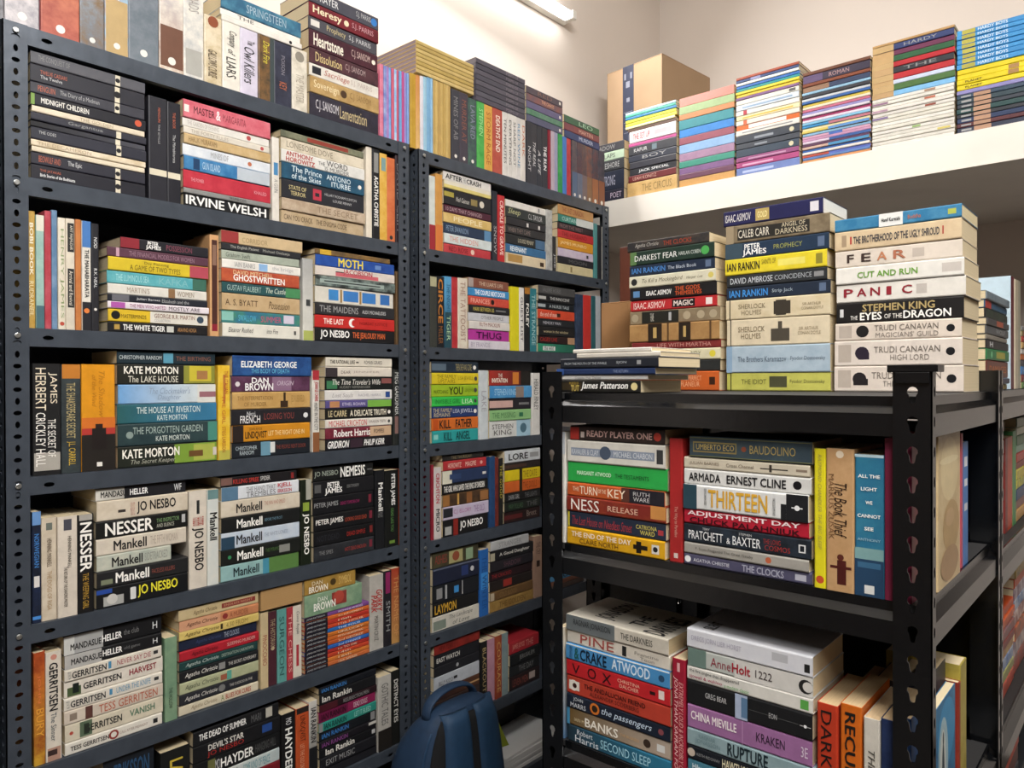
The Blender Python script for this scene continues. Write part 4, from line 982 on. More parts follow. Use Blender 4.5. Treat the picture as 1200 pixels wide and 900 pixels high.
# ---- farther rack, seventh shelf
w = 'seventh shelf, farther rack'
flat(w, RK, Z2[6], 509, 564, 752, '''
13|8a2c26|%6a241f|NEW YORK;.1;.4;4a1412
15|222226|EAST WATCH;.05;.55;d0ccc4;.3;.7;b
12|26262a|o.5;.5;.2;aaa
17|b8bcc2|BILLY KIDD;.1;.4;444;.3;.6|#.42;.5;222;.4;.6
13|2a2024|>5a3a2a|#.7;1;c8a070;.4;.55
14|3a2c28
16|28282c''')
upright(w, RK, Z2[6], 564.5, 596.5, '''
8|752|1f1e1e|BLACKOUT;.1;.8;b8a070
9|749|b88a98|%a87a8a
8|745|8a3a2a|%a85a3a|COURAGE;.1;.9;c8a060
8|742|7a8a8c|%8a9a98''')
flat(w, RK, Z2[6], 597.5, 634, 755, '''
14|a82c34|JAMES JOYCE;.1;.5;e0a090|THE;.55;.8;d08a80
13|202224|JERUSALEM;.3;.8;8a8a88
13|26282a|THE DAY;.3;.8;777
16|2a2022|LEVEN MEN;.1;.6;8a4a40|#.65;.85;b8a8a0;.3;.8''')
w = 'bottom shelf, farther rack'
flat(w, RK, Z2[7], 585, 650, 818, '''
17|2c2a2e
16|33302f
17|28282c''', set0=.17)
def ux(x, Y): return proj((x, Y, EYE))[0]
# ---- black unit in front
UN = Plane('y', UY + .012)
SHELVES['front black unit'] = [z - .018 for z in (U_TOP, U_A)]; SHELVES['rear black unit'] = [z - .018 for z in (U_TOP, U2_A, U2_B)]
w = 'upper shelf, front black unit'
upright(w, UN, U_A, 653.5, 661.5, '''
8|506|d8d4cb|#.0;.2;c8ccd0''')
flat(w, UN, U_A, 662.5, 781, 498, '''
17|2c2422|=.03;1|%3a2c28|READY PLAYER ONE;.19;.88;c8a49c;.28;.72;b|#.0;.1;a8342c;.05;.9|#.12;.16;c8b8b0;.2;.6|o.93;.5;.28;b84034
26|d8d4ca|#.04;.9;8a94a4;.3;.66|KAVALIER & CLAY;.05;.34;d8dce0;.36;.6|MICHAEL CHABON;.5;.88;d8dce0;.36;.6|o.41;.5;.3;4a5668|#.92;.98;3a3a3a;.2;.8
24|2fa84c|MARGARET ATWOOD;.1;.46;d0f0d0;.4;.6;b|THE TESTAMENTS;.5;.83;1a4a24;.4;.6
16|c05a2c|#.62;1;25232a;0;1|#.58;.66;5a342a;0;1|THE;.06;.13;f0d8b8;.4;.7|TURN;.14;.33;f4e4cc;.2;.8|OF THE;.34;.42;f0d8b8;.4;.7|KEY;.44;.62;f4e4cc;.2;.8|RUTH;.7;.86;c8c4c4;.52;.8|WARE;.7;.86;c8c4c4;.14;.44
18|7a2a22|%8a3a24|#.86;1;c88a4a;.2;1|NESS;.05;.35;f2e6dc;.12;.86|RELEASE;.44;.74;e0b8a0;.3;.65
19|262f40|#.0;.02;c8b83a|The Last House on Needless Street;.05;.68;a83a40;.2;.75;i|CATRIONA;.72;.92;d8c860;.5;.75|WARD;.76;.9;d8c860;.18;.44|#.93;.98;a83a40;.3;.6
20|dba61f|%c8941a|THE END OF THE DAY;.05;.68;f2e2cc;.5;.8;b|CLAIRE NORTH;.14;.55;4a2c14;.14;.42|#.7;.84;1e1812;.35;.6|#.73;.78;1e1812;.15;.8|#.88;.95;d8d4d0;.25;.75|o.915;.5;.15;222''')
upright(w, UN, U_A, 781.8, 798, '''
16|514|a82a2a|The Way to Paradise;.55;.8;d8a090;.35;.65|#.93;.97;d8c8c0;.35;.65''', set0=.004)
flat(w, UN, U_A, 798.8, 952, 510, '''
26|34424c|=.05;1|%3f4e54|#.03;.41;8a7a4a;.25;.75|#.04;.4;34424c;.32;.68|UMBERTO ECO;.06;.39;c0a860;.38;.64|o.47;.5;.12;8a4a34|BAUDOLINO;.52;.88;a8945a;.32;.7|#.0;1;7a7a50;.06;.09|#.0;1;7a7a50;.91;.94
14|cfc5b0|JULIAN BARNES;.05;.3;7a6a5a;.35;.65|Cross Channel;.36;.58;6a5a4a;.35;.65|#.63;.84;3a342e;.4;.5|#.7;.72;3a342e;.2;.8|#.9;.98;8a7a6a;.4;.6
19|d5d4d0|ARMADA;.04;.31;17171a;.22;.76;b|ERNEST CLINE;.36;.82;17171a;.22;.76;b|o.9;.5;.26;17171a
30|d8d8d6|#.0;.12;2a4450;0;1|#.84;1;1c1d20;0;1|#.8;.84;1c1d20;0;.6|RICHARD;.185;.205;333;.2;.9|THIRTEEN;.22;.7;d0a034;.16;.86;b|MORGAN;.74;.76;333;.1;.8|o.92;.5;.1;e8e8e8|#.88;.96;e8e8e8;.48;.52
18|b02034|ADJUSTMENT DAY;.03;.94;f0dcdc;.5;.9;b|CHUCK PALAHNIUK;.05;.94;3a0c14;.1;.46;b
23|1c2127|%2a3440|PRATCHETT;.04;.33;eee;.2;.66|&;.36;.39;eee;.2;.5|BAXTER;.41;.63;eee;.2;.66|TERRY;.16;.22;ccc;.74;.86|STEPHEN;.46;.56;ccc;.74;.86|THE LONG;.65;.78;a03430;.5;.74|COSMOS;.66;.85;a03430;.18;.44|#.91;.96;d8d8d8;.3;.7|#.92;.95;1c2127;.36;.64
14|a09c94|F. Scott Fitzgerald The Great Gatsby;.1;.58;4a4640;.35;.65|o.7;.5;.26;b86040
14|4a4860|%56546c|AGATHA CHRISTIE;.08;.38;d8d8e0;.35;.65|o.03;.5;.3;f0f0f0|THE CLOCKS;.48;.8;a8a8b8;.2;.8;b|#.88;.96;b8b8c4;.25;.75''')
upright(w, UN, U_A, 952.8, ux(-.2348, 1.012), '''
15|526|dcd024|RAYMOND CHANDLER THE BIG SLEEP;.04;.72;a8a04a;.35;.65;i|o.94;.5;.34;c0502c
35|526|b08a60|%c09a70|The Book Thief;.24;.62;2a1c14;.3;.75;i|MARKUS ZUSAK;.18;.64;7a5a3c;.1;.3|#.78;.95;4a1c18;.4;.72|#.82;.84;4a1c18;.15;.9|o.76;.52;.12;5a2a20|o.04;.5;.14;d8c8b0
36|533|2a6a8a|%347a94|#0;.02;b8d0d8;0;1|#.66;.74;7aa0a0;0;1|#.74;1;24405c;0;1|#.76;.8;3a6484;.1;.9|$ALL THE;.14;.165;f0f0ec;.12;.88|$LIGHT;.23;.255;f0f0ec;.22;.78|$WE;.325;.35;f0f0ec;.38;.62|$CANNOT;.42;.445;f0f0ec;.1;.9|$SEE;.51;.535;f0f0ec;.34;.66|$ANTHONY;.59;.61;8ab0c0;.1;.9|#.92;.98;d8d8d4;.34;.68
34|514|7a2440|H''')
upright(w, Plane('y', 1.09), U_A, ux(-.2342, 1.09), ux(-.2218, 1.09), '''
12|511|c3ad84|%b39a70|!.02;.45;.1;.9;cdb98e|!.45;.8;.2;.95;a88a5c|!.15;.2;.05;.9;d8c8a0|!.5;.62;.3;.7;b3936a|!.75;.98;.1;.9;9c7c58''', D=.14)
upright(w, Plane('x', UX1 - .013), U_A, 1129, 1137.5, '''
3|508|b0485a
7|518|2f6aa8|#.12;.2;d8d8d8;.2;.8|#.3;.36;d8d8d8;.2;.8|#.5;.56;c8c8c8;.2;.8''', D=.10)
w = 'lower shelf, front black unit'
upright(w, UN, U_B, 653, 660, '''
7|735|cfc4b0|>4a6a8a''', set0=.002)
flat(w, UN, U_B, 661.5, 786, 719, '''
19|bfb8aa|%cdc6b8|#.0;.5;6a7072;0;1|RAGNAR JONASSON;.08;.46;1c1e20;.3;.8|THE DARKNESS;.56;.86;26241f;.3;.7|@JONASSON;.22;.44;.15;.9;1a1c1e|@THE;.55;.68;.2;.6;1a1c1e|@DARKNESS;.74;.94;.06;.8;1a1c1e|^c8b48e
17|d5cdbf|PINE;.14;.48;a04a44;.2;.85|#.56;.6;222;.15;.85|Francine;.68;.9;7a746c;.5;.72|Toon;.73;.86;7a746c;.2;.42
20|4a8ec4|ORYX;.04;.07;14283c;.1;.9|&;.09;.14;1f5a5a;.15;.85;b|CRAKE;.15;.42;122436;.15;.85;b|ATWOOD;.47;.83;d8e8f4;.2;.85;b|o.93;.5;.2;2a4a6a|#.0;1;e8eef0;.92;1
20|c0262c|V;.06;.14;1c1214;.2;.8|O;.22;.31;1c1214;.2;.84|X;.37;.46;1c1214;.2;.8|CHRISTINA;.52;.73;e8c0a8;.54;.74|DALCHER;.54;.72;e8c0a8;.24;.46|#.82;.87;2a1414;.4;.6|#.9;.95;e8d8d0;.3;.8
23|b84030|#.02;.13;e0d8cc;.25;.75|o.07;.5;.3;e8e0d4|o.08;.5;.14;3a1c18|THE ANDALUCIAN FRIEND;.18;.78;4a1814;.52;.78;b|ALEXANDER SODERBERG;.24;.72;4a1814;.22;.44
18|1c2433|JOHN;.07;.17;d8dce0;.54;.86|MARRS;.04;.2;d8dce0;.14;.46|o.29;.5;.4;d0742c|o.29;.5;.24;2a2018|the passengers;.36;.84;d0e0f0;.2;.76;i|o.92;.5;.2;8a4a50
21|6a5228|>b8a898|#0;.03;4a90b8;0;1|IAIN M;.08;.18;d8c8a0;.3;.5|BANKS;.19;.52;f2ece0;.18;.7;b|THE BUSINESS;.54;.72;c8a070;.4;.56|o.79;.5;.24;3a2c24|#.88;.95;d8d8d4;.3;.7
21|24343f|>2f7a9a|Robert;.1;.26;e0e4e8;.54;.86|Harris;.08;.32;e0e4e8;.1;.5|SECOND SLEEP;.34;.82;a8d8e8;.25;.76''')
upright(w, UN, U_B, 786.6, 802.5, '''
16|773|9a1f34|JONATHAN SAFRAN FOER;.14;.95;f0c8c4;.12;.46;i|EXTREMELY LOUD & INCREDIBLY CLOSE;.18;.97;e8a8a4;.54;.86;i|#.03;.1;d8a8a8;.4;.6''')
flat(w, UN, U_B, 803.5, 956, 735, '''
20|cfd0d6|%d8d8dc|DREGS JORN LIER HORST;.04;.46;a8a4b4;.35;.68|#.94;.98;222;.2;.6|@SILENT;.1;.2;.1;.4;18181c|#.7;.82;b8b8bc;.4;.8|^cbb794
19|b8bcb6|#.0;.16;6a8078;0;1|#.4;1;cfccc6;0;1|Anne;.2;.37;8a3440;.25;.75|Holt;.38;.53;a02030;.25;.75;b|1222;.57;.7;3a2a2c;.3;.7|o.95;.5;.36;222|o.965;.5;.26;cfccc6
15|d6d3cb|the fire engine that disappeared;.02;.44;222;.54;.84|sjowall & wahloo;.02;.3;a02050;.14;.44|a modern classic;.32;.52;5aa05a;.14;.4|#.91;.97;5aa04a;.2;.8
25|1b1c1e|GREG BEAR;.16;.34;c0c0c0;.44;.66|#.41;.51;a8b4cc;.0;1|#.46;.51;5a7a9a;.1;.9|EON;.68;.74;b8b8b8;.42;.62|o.95;.5;.06;fff|#.91;.99;ccc;.49;.51|#.52;.9;555;.5;.52
25|9a6a98|CHINA MIEVILLE;.03;.42;f0e8e8;.4;.76;b|KRAKEN;.58;.8;2a1c2c;.34;.7|#.466;.47;c8a0c4;0;1|3E;.92;.97;d8c8d8;.3;.7
18|8fa5aa|%7f979c|RAGNAR;.1;.24;6a8488;.56;.8|JONASSON;.07;.28;6a8488;.2;.5|RUPTURE;.34;.66;1c2a30;.14;.86;b|#.9;.96;9a4a6a;.4;.6
15|1a1e25|KEITH RIDGWAY;.08;.28;999;.4;.6|HAWTHORN;.3;.56;d8d0b0;.18;.8;b|&;.565;.595;777;.2;.8|CHILD;.6;.72;d8d0b0;.18;.8;b|o.03;.5;.3;c8b8a8
15|4a8296|Hilary Mantel;.04;.28;d8e4e8;.25;.75;b|The Giant;.32;.56;24485a;.2;.8
17|b48a64|%c89a70|KATHERINE;.04;.36;4a3424;.5;.9|NEVILLE;.06;.3;4a3424;.06;.42''')
upright(w, UN, U_B, 956.5, 1058, '''
25|826|b83a22|DARK;.05;.46;1c1614;.2;.72|BLAKE;.5;.62;6a2014;.5;.7|CROUCH;.5;.64;6a2014;.2;.4|^d0b48a
2|890|1a1a1c|GAP
26|828|cc661c|RECURSION;.05;.84;1c1a18;.22;.72;b|^d0b48a
2|872|1a1a1c|GAP
20|843|cfc9bd|THE SEANCE;.22;.72;4a4640;.3;.7;i|^ceb28a
27|846|1f2c4e|%2a3a62|^ceb28a''')
upright(w, UN, U_B, 1059, ux(-.2352, 1.012), '''
29|843|26467a|^d0b48a''')
upright(w, Plane('y', 1.150), U_B, 1006, ux(-.24, 1.15), '''
20|800|2a2c34|^c8a880
24|797|3a2c2a|^c8a880
20|792|20242c|^d0b48a
22|788|26282c|^d4bc94''', D=.078)
upright(w, Plane('y', 1.075), U_B, ux(-.2342, 1.075), ux(-.2218, 1.075), '''
9|833|1f5a84|%2f7aa0|!.02;.5;.1;.98;2f86b4|!.12;.75;.12;.62;9ab4bc|!.2;.8;.2;.5;c8ccc4|!.3;.8;.3;.42;1c3440|!.22;.32;.33;.39;1c3440''', D=.12)
upright(w, Plane('x', UX1 - .013), U_B, 1127, 1136, '''
2|800|8a3428
7|776|9a8a34|%b0a050''', D=.10)
# ---- flat pile on top of the front unit
w = 'front black unit top, front row'
flat(w, UN, U_TOP, 655, 771, 410, '''
5|d8d2c8|=.12;.95
6|cfc8bc|=.16;1.02
12|23262e|=.0;1.02|FROM THE MOUTH OF THE WHALE;.05;.5;b8bcc0;.35;.6|SJON;.6;.7;b8bcc0;.35;.65|#.8;.84;999;.3;.7
8|26365c|=-.05;.98|#.0;.08;3a5a9a;0;1|THE RETURN;.6;.75;8a98b8;.3;.7
6|c8c8c6|=-.04;.93|%d4d0c8|Daisies that Dance;.2;.5;8a8a8a
15|1f1e1c|=0;.86|#.0;.28;3a3020;.2;.8|TUT;.14;.25;d0b860;.1;.6;b|MURDER OF;.12;.24;b89a40;.64;.86|James Patterson;.27;.86;f0eeea;.14;.86;bi|o.93;.5;.3;d8c890''', jit=1.5, D=.135)
# ---- tall stacks on top of the unit behind
UT = Plane('y', 1.345)
w = 'front black unit top, back row'
flat(w, UT, U_TOP, 736, 848, 284, '''
12|2a2a2c|=-.03;.87|%4a4038|Agatha Christie;.1;.4;b0aca4;.25;.75;i|THE CLOCKS;.46;.8;a8442c;.25;.7
17|22352c|=0;.93|#.0;.08;5a7a4a|DARKEST FEAR;.06;.58;e8e8e4;.28;.68|HARLAN COBEN;.6;.85;c8d0c8;.35;.6|o.9;.5;.3;4aa050
13|202c40|=0;.93|IAN RANKIN;.03;.44;4a80c0;.25;.75;b|The Black Book;.47;.8;b8c0cc;.35;.65|#.9;.96;5a6a84;.2;.8
14|d2cdb6|=0;.93|o.06;.5;.3;2a2a2a|To Kill a Mockingbird;.16;.64;6a6450;.25;.7;i|Harper Lee;.68;.86;6a6450;.3;.6;i|o.95;.5;.24;c8b860
15|1d1c1e|=0;.94|#.04;.12;5a84b0;.25;.75|ISAAC ASIMOV;.2;.5;f0eeea;.3;.7;b|THE GODS;.54;.82;c0542c;.52;.85;b|THEMSELVES;.54;.84;c0542c;.15;.48;b
13|b62c30|=0;.95|ISAAC ASIMOV;.04;.42;f0d8d0;.2;.8|#.5;.76;1c1618;.14;.86|MAGIC;.52;.74;e8d8d0;.25;.75;b|#.88;.95;e8d8d4;.2;.8
16|7a6a54|=0;.97|%8a7a60|#.14;.56;24241f;.06;.94|THE NAME;.24;.28;c8c4b8;.2;.8|o.65;.5;.3;a89a80|o.8;.5;.3;a89a80|o.93;.5;.3;a89a80|o.06;.5;.3;a89a80|#.45;.48;aaa;.2;.8
21|9a7448|=0;.98|%b08a58|#.22;.38;2a2018;0;1|#.57;.7;2a2018;0;1|#.28;.32;b89a60;.2;.8|#.62;.65;b89a60;.2;.8|#.44;.46;5a4028;0;1|#.9;.92;5a4028;0;1
9|7a2c2c|=.02;.98|LIFE WITH MARTHA;.3;.9;c08a80
13|d6cfae|=0;.98|THE LONELY;.55;.8;8a8464|o.92;.5;.3;d8c840
13|2a2c2c|=0;.97|a man;.65;.78;c8c8c4
22|c05c28|=0;.96|THE PERFECT;.6;.82;e0a880;.52;.76|FLANEUR;.6;.8;e0a880;.2;.46|#.9;.96;3a2014;.3;.7''', D=.112)
flat(w, UT, U_TOP, 849, 977, 248, '''
18|25254e|=-.03;.92|ISAAC ASIMOV;.02;.29;e0dcd8;.25;.75|#.34;.48;b8a060;.12;.88|GOLD;.36;.46;e8dca0;.3;.7;b|#.88;.96;d8d4d8;.2;.8|^e4e0d6
21|6a5c48|=0;.98|%8a7c64|#.12;.82;2a2824;.14;.8|#.0;.08;9a8a70;0;1|CALEB CARR;.13;.44;e0d8c8;.25;.7|ANGEL OF;.56;.78;c8bca0;.56;.8|DARKNESS;.5;.8;c8bca0;.2;.5
18|22344a|=-.01;.97|#.0;.18;3a4c58;0;1|PETER;.2;.36;f2f0ec;.5;.88;b|JAMES;.18;.42;f2f0ec;.06;.5;b|PROPHECY;.49;.76;9a9a54;.35;.65|#.9;.96;5a6a84;.2;.8
19|dcc832|=-.01;.96|IAN RANKIN;.02;.36;1c1c1a;.25;.75;b|SAINTS OF;.38;.52;6a6020;.5;.8|#.54;.8;e0d468;.3;.7|#.9;.96;8a8030;.2;.8
14|2a2d30|=0;.96|DAVID AMBROSE;.04;.48;c8ccd0;.25;.75|COINCIDENCE;.5;.86;a8acb0;.3;.7|#.88;.97;888;.3;.7
15|222c3c|=0;.98|IAN RANKIN;.03;.42;3f8ad0;.2;.75;b|Strip Jack;.46;.66;a8b4bc;.3;.65|#.9;.96;5a6a84;.2;.8
23|d0c2a4|=0;.98|%c4b492|#.035;.045;2a2620;0;1|SHERLOCK;.13;.4;7a6c54;.52;.76|HOLMES;.16;.36;7a6c54;.2;.44|#.48;.64;3a342c;.16;.8|#.5;.6;3a342c;.1;.86|SIR ARTHUR;.75;.92;8a7a60;.5;.64|CONAN DOYLE;.74;.94;8a7a60;.3;.44
31|d4c6aa|=0;.98|#.035;.045;2a2620;0;1|SHERLOCK;.12;.39;7a6c54;.52;.72|HOLMES;.15;.35;7a6c54;.26;.46|#.45;.63;4a443a;.14;.6|#.52;.56;4a443a;.5;.86|SIR ARTHUR;.72;.9;8a7a60;.5;.62|CONAN DOYLE;.71;.92;8a7a60;.34;.46
31|a9b9c4|=0;.98|%98aab8|#.035;.045;3a4a5a;0;1|#.0;.06;8aa4bc;0;1|The Brothers Karamazov;.12;.6;4a5866;.4;.6|Fyodor Dostoevsky;.64;.96;5a6874;.4;.58
21|bcba5c|=0;.98|%aaa850|#.035;.045;3a3820;0;1|THE IDIOT;.15;.4;5a5a30;.36;.64|#.43;.6;4a4a34;.2;.8|Fyodor Dostoevsky;.63;.95;5a5a34;.38;.62''', D=.130)
flat(w, UT, U_TOP, 977.5, 1138, 258, '''
15|2f6f96|=-.01;.955|%4a86a8|#.37;.56;dcdcd8;0;1|Hanif Kureishi;.39;.54;2a2a2a;.35;.65;b|Buddha;.6;.7;b8683a;.35;.65|#.9;.96;a8b050;.3;.7|^d8c8a0
23|cdb896|=-.01;.96|%c0a888|#.13;.145;a83a34;.3;.7|THE BROTHERHOOD OF THE UGLY SHROUD;.16;.84;3a3c44;.3;.68;b|#.86;.87;a83a34;.3;.7|#.06;.1;a08a70;.2;.8
20|d4c8ba|=-.01;.96|F;.1;.16;3a2c28;.25;.75;b|E;.22;.3;3a2c28;.25;.75;b|A;.35;.43;b87a58;.25;.75;b|R;.48;.58;a86a50;.25;.75;b|#.63;.72;b8aca0;.25;.75
20|dcd8d0|=0;.98|CUT AND RUN;.18;.66;6a9a3a;.3;.66;b|#.84;.98;c0b8b0;.25;.75
22|dad5cc|=0;.985|P;.06;.14;8a2430;.3;.75;b|A;.17;.25;8a2430;.3;.75;b|N;.28;.36;8a2430;.3;.75;b|I;.41;.45;8a2430;.3;.75;b|C;.53;.61;8a2430;.3;.75;b|#.64;.72;b8b0a8;.25;.75
24|1c1a1a|=0;.97|STEPHEN KING;.22;.79;b09a68;.52;.88;b|THE;.12;.18;e8e4dc;.14;.34|EYES;.2;.38;f2eee6;.1;.48;b|OF THE;.4;.54;e8e4dc;.14;.36|DRAGON;.55;.91;f2eee6;.1;.48;b|#.03;.06;ccc;.3;.7
21|d3c6b8|=-.01;.96|#.03;.14;b0a498;.15;.85|o.23;.5;.34;1e1c1c|TRUDI CANAVAN;.33;.83;6a625a;.5;.82|MAGICIANS' GUILD;.34;.83;7a726a;.12;.4|o.92;.5;.2;17171a
30|d6cbc0|=-.01;.96|#.03;.14;b0a498;.15;.85|o.23;.5;.26;2a2230|#.2;.29;2a2230;.25;.5|TRUDI CANAVAN;.33;.84;6a625a;.5;.74|HIGH LORD;.46;.76;7a726a;.2;.42|o.915;.5;.15;17171a
30|d4c8bc|=-.01;.96|#.03;.14;b0a498;.15;.85|o.21;.5;.26;221e20|#.16;.28;221e20;.25;.5|TRUDI CANAVAN;.31;.84;6a625a;.5;.76|THE NOVICE;.4;.7;7a726a;.2;.42|o.915;.5;.16;17171a''', D=.130)
# ---- books on the side of the rear unit
SX = UX1 - .030
UR = Plane('x', SX)
w = 'top of rear black unit, aisle side'
flat(w, UR, U_TOP, 1158, 1184, 339, '''
10|6a7a84|%8a949a
9|2f5a7a|#0;.25;b8443c;0;1
11|26282a|%3a4a3a
8|4a4a4c|#.4;.7;b05a44;.1;.9
10|5a5c5e|WOLF;.4;.8;bbb
6|8a8478
10|2a2a2c|H;.12;.25;ddd;.2;.8;b
13|2f7a4a|#.4;.8;a8a040;.2;.8|o.2;.5;.3;8ad09a
20|6a3c34|DAMAGES;.1;.9;c87a40;.3;.7
7|3a3a4a
7|b8a054''', D=.13)
upright(w, UR, U_TOP, 1187, 1198, '''
4|324|bccfda|#0;1;6a2c34;0;1
4|328|c8bca4
4|329|a8a490''', D=.2)
flat(w, UR, U_TOP, 1199, 1222, 381, '''
7|8a8a8a
8|3a7a4a|%b0443c
8|a83a34
9|c8a064
8|d0ccc8
8|c0642c
9|3a3a44
12|4a84c0
10|7a3034
9|6a8a54''', D=.13)
w = 'upper side shelf, rear black unit'
flat(w, UR, U2_A, 1166, 1178.5, 497, '''
16|8a7464|%a89488
12|6a5a50
22|d0ccc8|#.2;.8;7a7a7c;.2;.8
14|6a2c28|%8a4038
30|7a4a40|%a88a7a
9|b8a070
20|26241f
28|a83438|%b84a4a
24|5a7a64|%d0ccc8''', D=.13)
upright(w, UR, U2_A, 1179, 1192, '''
3|514|7a2c28
6|512|b84428|%a84a34
4|505|4a8a54''', D=.15)
flat(w, UR, U2_A, 1192.5, 1216, 490, '''
12|8a9a84
10|c8ccb8
12|5a7a5a
10|8aa894
11|a83434|%c05a4a
9|8a3a34
12|c8b84a
12|d8c83c|%4a7a5a
14|34466a
12|8a5a54
14|c89a5a''', D=.13)
w = 'lower side shelf, rear black unit'
upright(w, UR, U2_B, 1166, 1174, '''
2|735|b0acaa
5|730|5a2420|%6a3028
2|738|b8a8a0''', D=.16)
flat(w, UR, U2_B, 1175, 1190, 720, '''
14|c04a1c
12|b84420|%d06a34
9|c85424
16|8a4a3a|%5a5a6a
14|7a2c28
18|b89a5a|%8a5a44
20|4a6aa0|%b0b4b8
16|8a8a54
22|b84a34|%8a3a2c''', D=.13)
flat(w, UR, U2_B, 1191, 1216, 665, '''
16|b89a4a|%5a4a3a
12|c0502c
16|7a5a6a|%c8c0c4
14|4a6a9a|%c8ccd0
18|8a4a44|%d8c8c0
18|b05a34|%5a4a44
20|7a6a74|%c8b8b0
22|a84a3c|%6a5a54''', D=.13)
w = 'lowest side shelf, rear black unit'
flat(w, UR, U2_B - .33, 1172, 1196, 905, '''
14|b0341f|%c8502a
12|5a2a24
14|2a2c34
14|7a6a5a
14|3a3434''', D=.2)
flat(w, UR, U2_B - .33, 1197, 1216, 905, '''
14|26282c
12|5a2a24
14|6a3a2c
14|7a6a5a
14|3a3434''', D=.2)
# ---- the white loft
LF = Plane('y', LOFT_Y + .004)
w = 'white loft ledge'
flat(w, LF, LOFT_Z, 680, 731.5, 176, '''
8|35353c|SHADOW;.3;.8;888
8|a8bca4|#.0;.4;4a5a54|LAPS;.55;.8;444
10|36383c|LAKESHORE;.4;.9;aaa
18|272d3d|STRONG;.5;.8;aab
10|2a2a3a|POET;.7;.95;c8b8c8''', jit=.5)
flat(w, LF, LOFT_Z, 732, 793, 133, '''
3|a8ccd8
3|3fa08a
3|2f7ab0
4|c8cc3c
4|d8c444
3|e0d8a8|=.0;.97
4|5a4234|=.05;1
14|dcd2d2|=.08;.99|THE SET UP;.08;.45;a83a4a;.25;.75|#.55;.9;c8b0b4;.3;.7
4|b8508a|=.06;.99
11|35363c|=.06;1|KAFUR;.12;.4;ccc;.3;.7|#.5;.6;6a7a84;.2;.8
8|2f3340|=.06;1|BOY;.3;.8;999
8|36363e|=.08;1
8|2a2b30|=.08;1|JACK SPECIAL;.2;.85;ccc;.25;.75;b
8|6a2a2c|=.06;1|LEAH KONITZ;.1;.6;c8a090;.25;.75
17|c09c62|=.04;1.01|THE CIRCUS;.3;.9;8a7448|%cbaa74''', jit=.8)
for tx in ['''
11|c07a6c
10|92a878
7|c07c4c
12|2f8088
10|2f7ac0
9|8a4a58
11|84a6cc
10|9a7a94
8|3f8c7a
8|7a5a84
7|6a4458
9|c4965c''']:
    flat(w, LF, LOFT_Z, 795, 861, 116, tx, noun='notebook', hard=True, jit=.8)
flat(w, LF, LOFT_Z, 861.5, 937.5, 92, '''
3|9a4a34
3|3a4a74|#.24;.4;8a8ab0
3|d8d8d0
3|3a6ab0
3|2f8a8c
3|d8c43c
3|d0b838
3|7a5a84
5|d4d0c4|#.85;.95;555;.2;.8
6|c8d0d8|#.1;.9;8aa0b8;.3;.6
5|d8d4cc|#.12;.18;a83440
5|dcd0a4|#.1;.9;c8a848;.3;.6
5|d8d0c4|#.12;.18;c0603c
5|c8642c|=.0;1|#.2;.8;dcd8d0;.1;.9
6|d4d0c8|#.1;.9;888;.4;.6
8|3a3f48|#.3;.6;8a9098;.3;.6|o.88;.5;.3;c8c0a0
6|42464e|#.3;.5;8a9098;.3;.6
8|3a4654|o.88;.5;.3;c8c0a0
5|8a4a74|#.2;.8;b88aa8;.3;.6
6|a84a7a|#.1;.6;d0a0bc;.3;.6
8|6a7cb0|#.1;.6;a8b4d4;.3;.6''', jit=.8)
flat(w, LF, LOFT_Z, 939, 1021, 86, '''
4|6a4434
9|3a3444|#.0;.3;5a4a6a|ROMAN;.4;.7;a88
4|7a4430
6|36405a|#0;.4;8a6a54
3|8ab0c8
4|3a3a40
3|c8ccd0
3|3a62a0
3|c8b04c
3|d8d0b8
3|b8667c
3|8a84b4
3|cfc8d0
3|a03a64
3|d0c8d4
3|7ab0cc
3|3a84b8|#.4;1;b4707c;0;1
3|d8cca0
3|c8b45c|#.4;1;5a8ac0;0;1
3|8ab4d0
3|c89ab0|#.4;.6;4a6ab0;0;1
3|b88aa8
3|c8b8c8|#.4;1;3a5a94;0;1
3|5a3a54
3|c0a090|#.4;1;4a8ab4;0;1
3|3a62a4
3|d8d0c8
3|b85444|#.4;1;5a6ab0;0;1
3|5a7ab0
3|c88a5a''', jit=1.2)
flat(w, LF, LOFT_Z, 1021, 1120, 55, '''
3|b08c5c
7|35406a|#0;.27;b89a6c;0;1|HARDY;.4;.8;999
6|6a3450|#0;.27;b89668;0;1
7|2f5a3c|#0;.27;b8986a;0;1
6|b02c34|#0;.27;b89a6c;0;1
7|33343a|#0;.27;b4946a;0;1|THE;.4;.8;888
7|b02f34|#0;.27;b89a6c;0;1
5|c0c8dc|#0;.27;b8986a;0;1
7|4a6a3c|#0;.27;b89a6c;0;1
6|7ab0d8|#0;.27;b4946a;0;1
4|d8d4cc|#.65;.78;9a7a64;.2;.8
4|d4d0c6|#.0;.2;8a6a80;.2;.8
4|dcd8ce|#.65;.78;b0644c;.2;.8
4|d8d2ca|#0;.2;a88a9a;.2;.8
4|d4d0c8|#.65;.78;8a4a3c;.2;.8
4|d8d4c8|#.0;.2;7a6a90;.2;.8
4|d0ccc0
4|dcd8d0
4|d4d0c4
4|d8d4cc|#.5;.6;8aa868;.2;.8
4|d0ccc2
4|d8d4ca|#.8;.95;c8b868;.2;.8
4|d4d0c6
4|dcd8d0''', jit=.8)
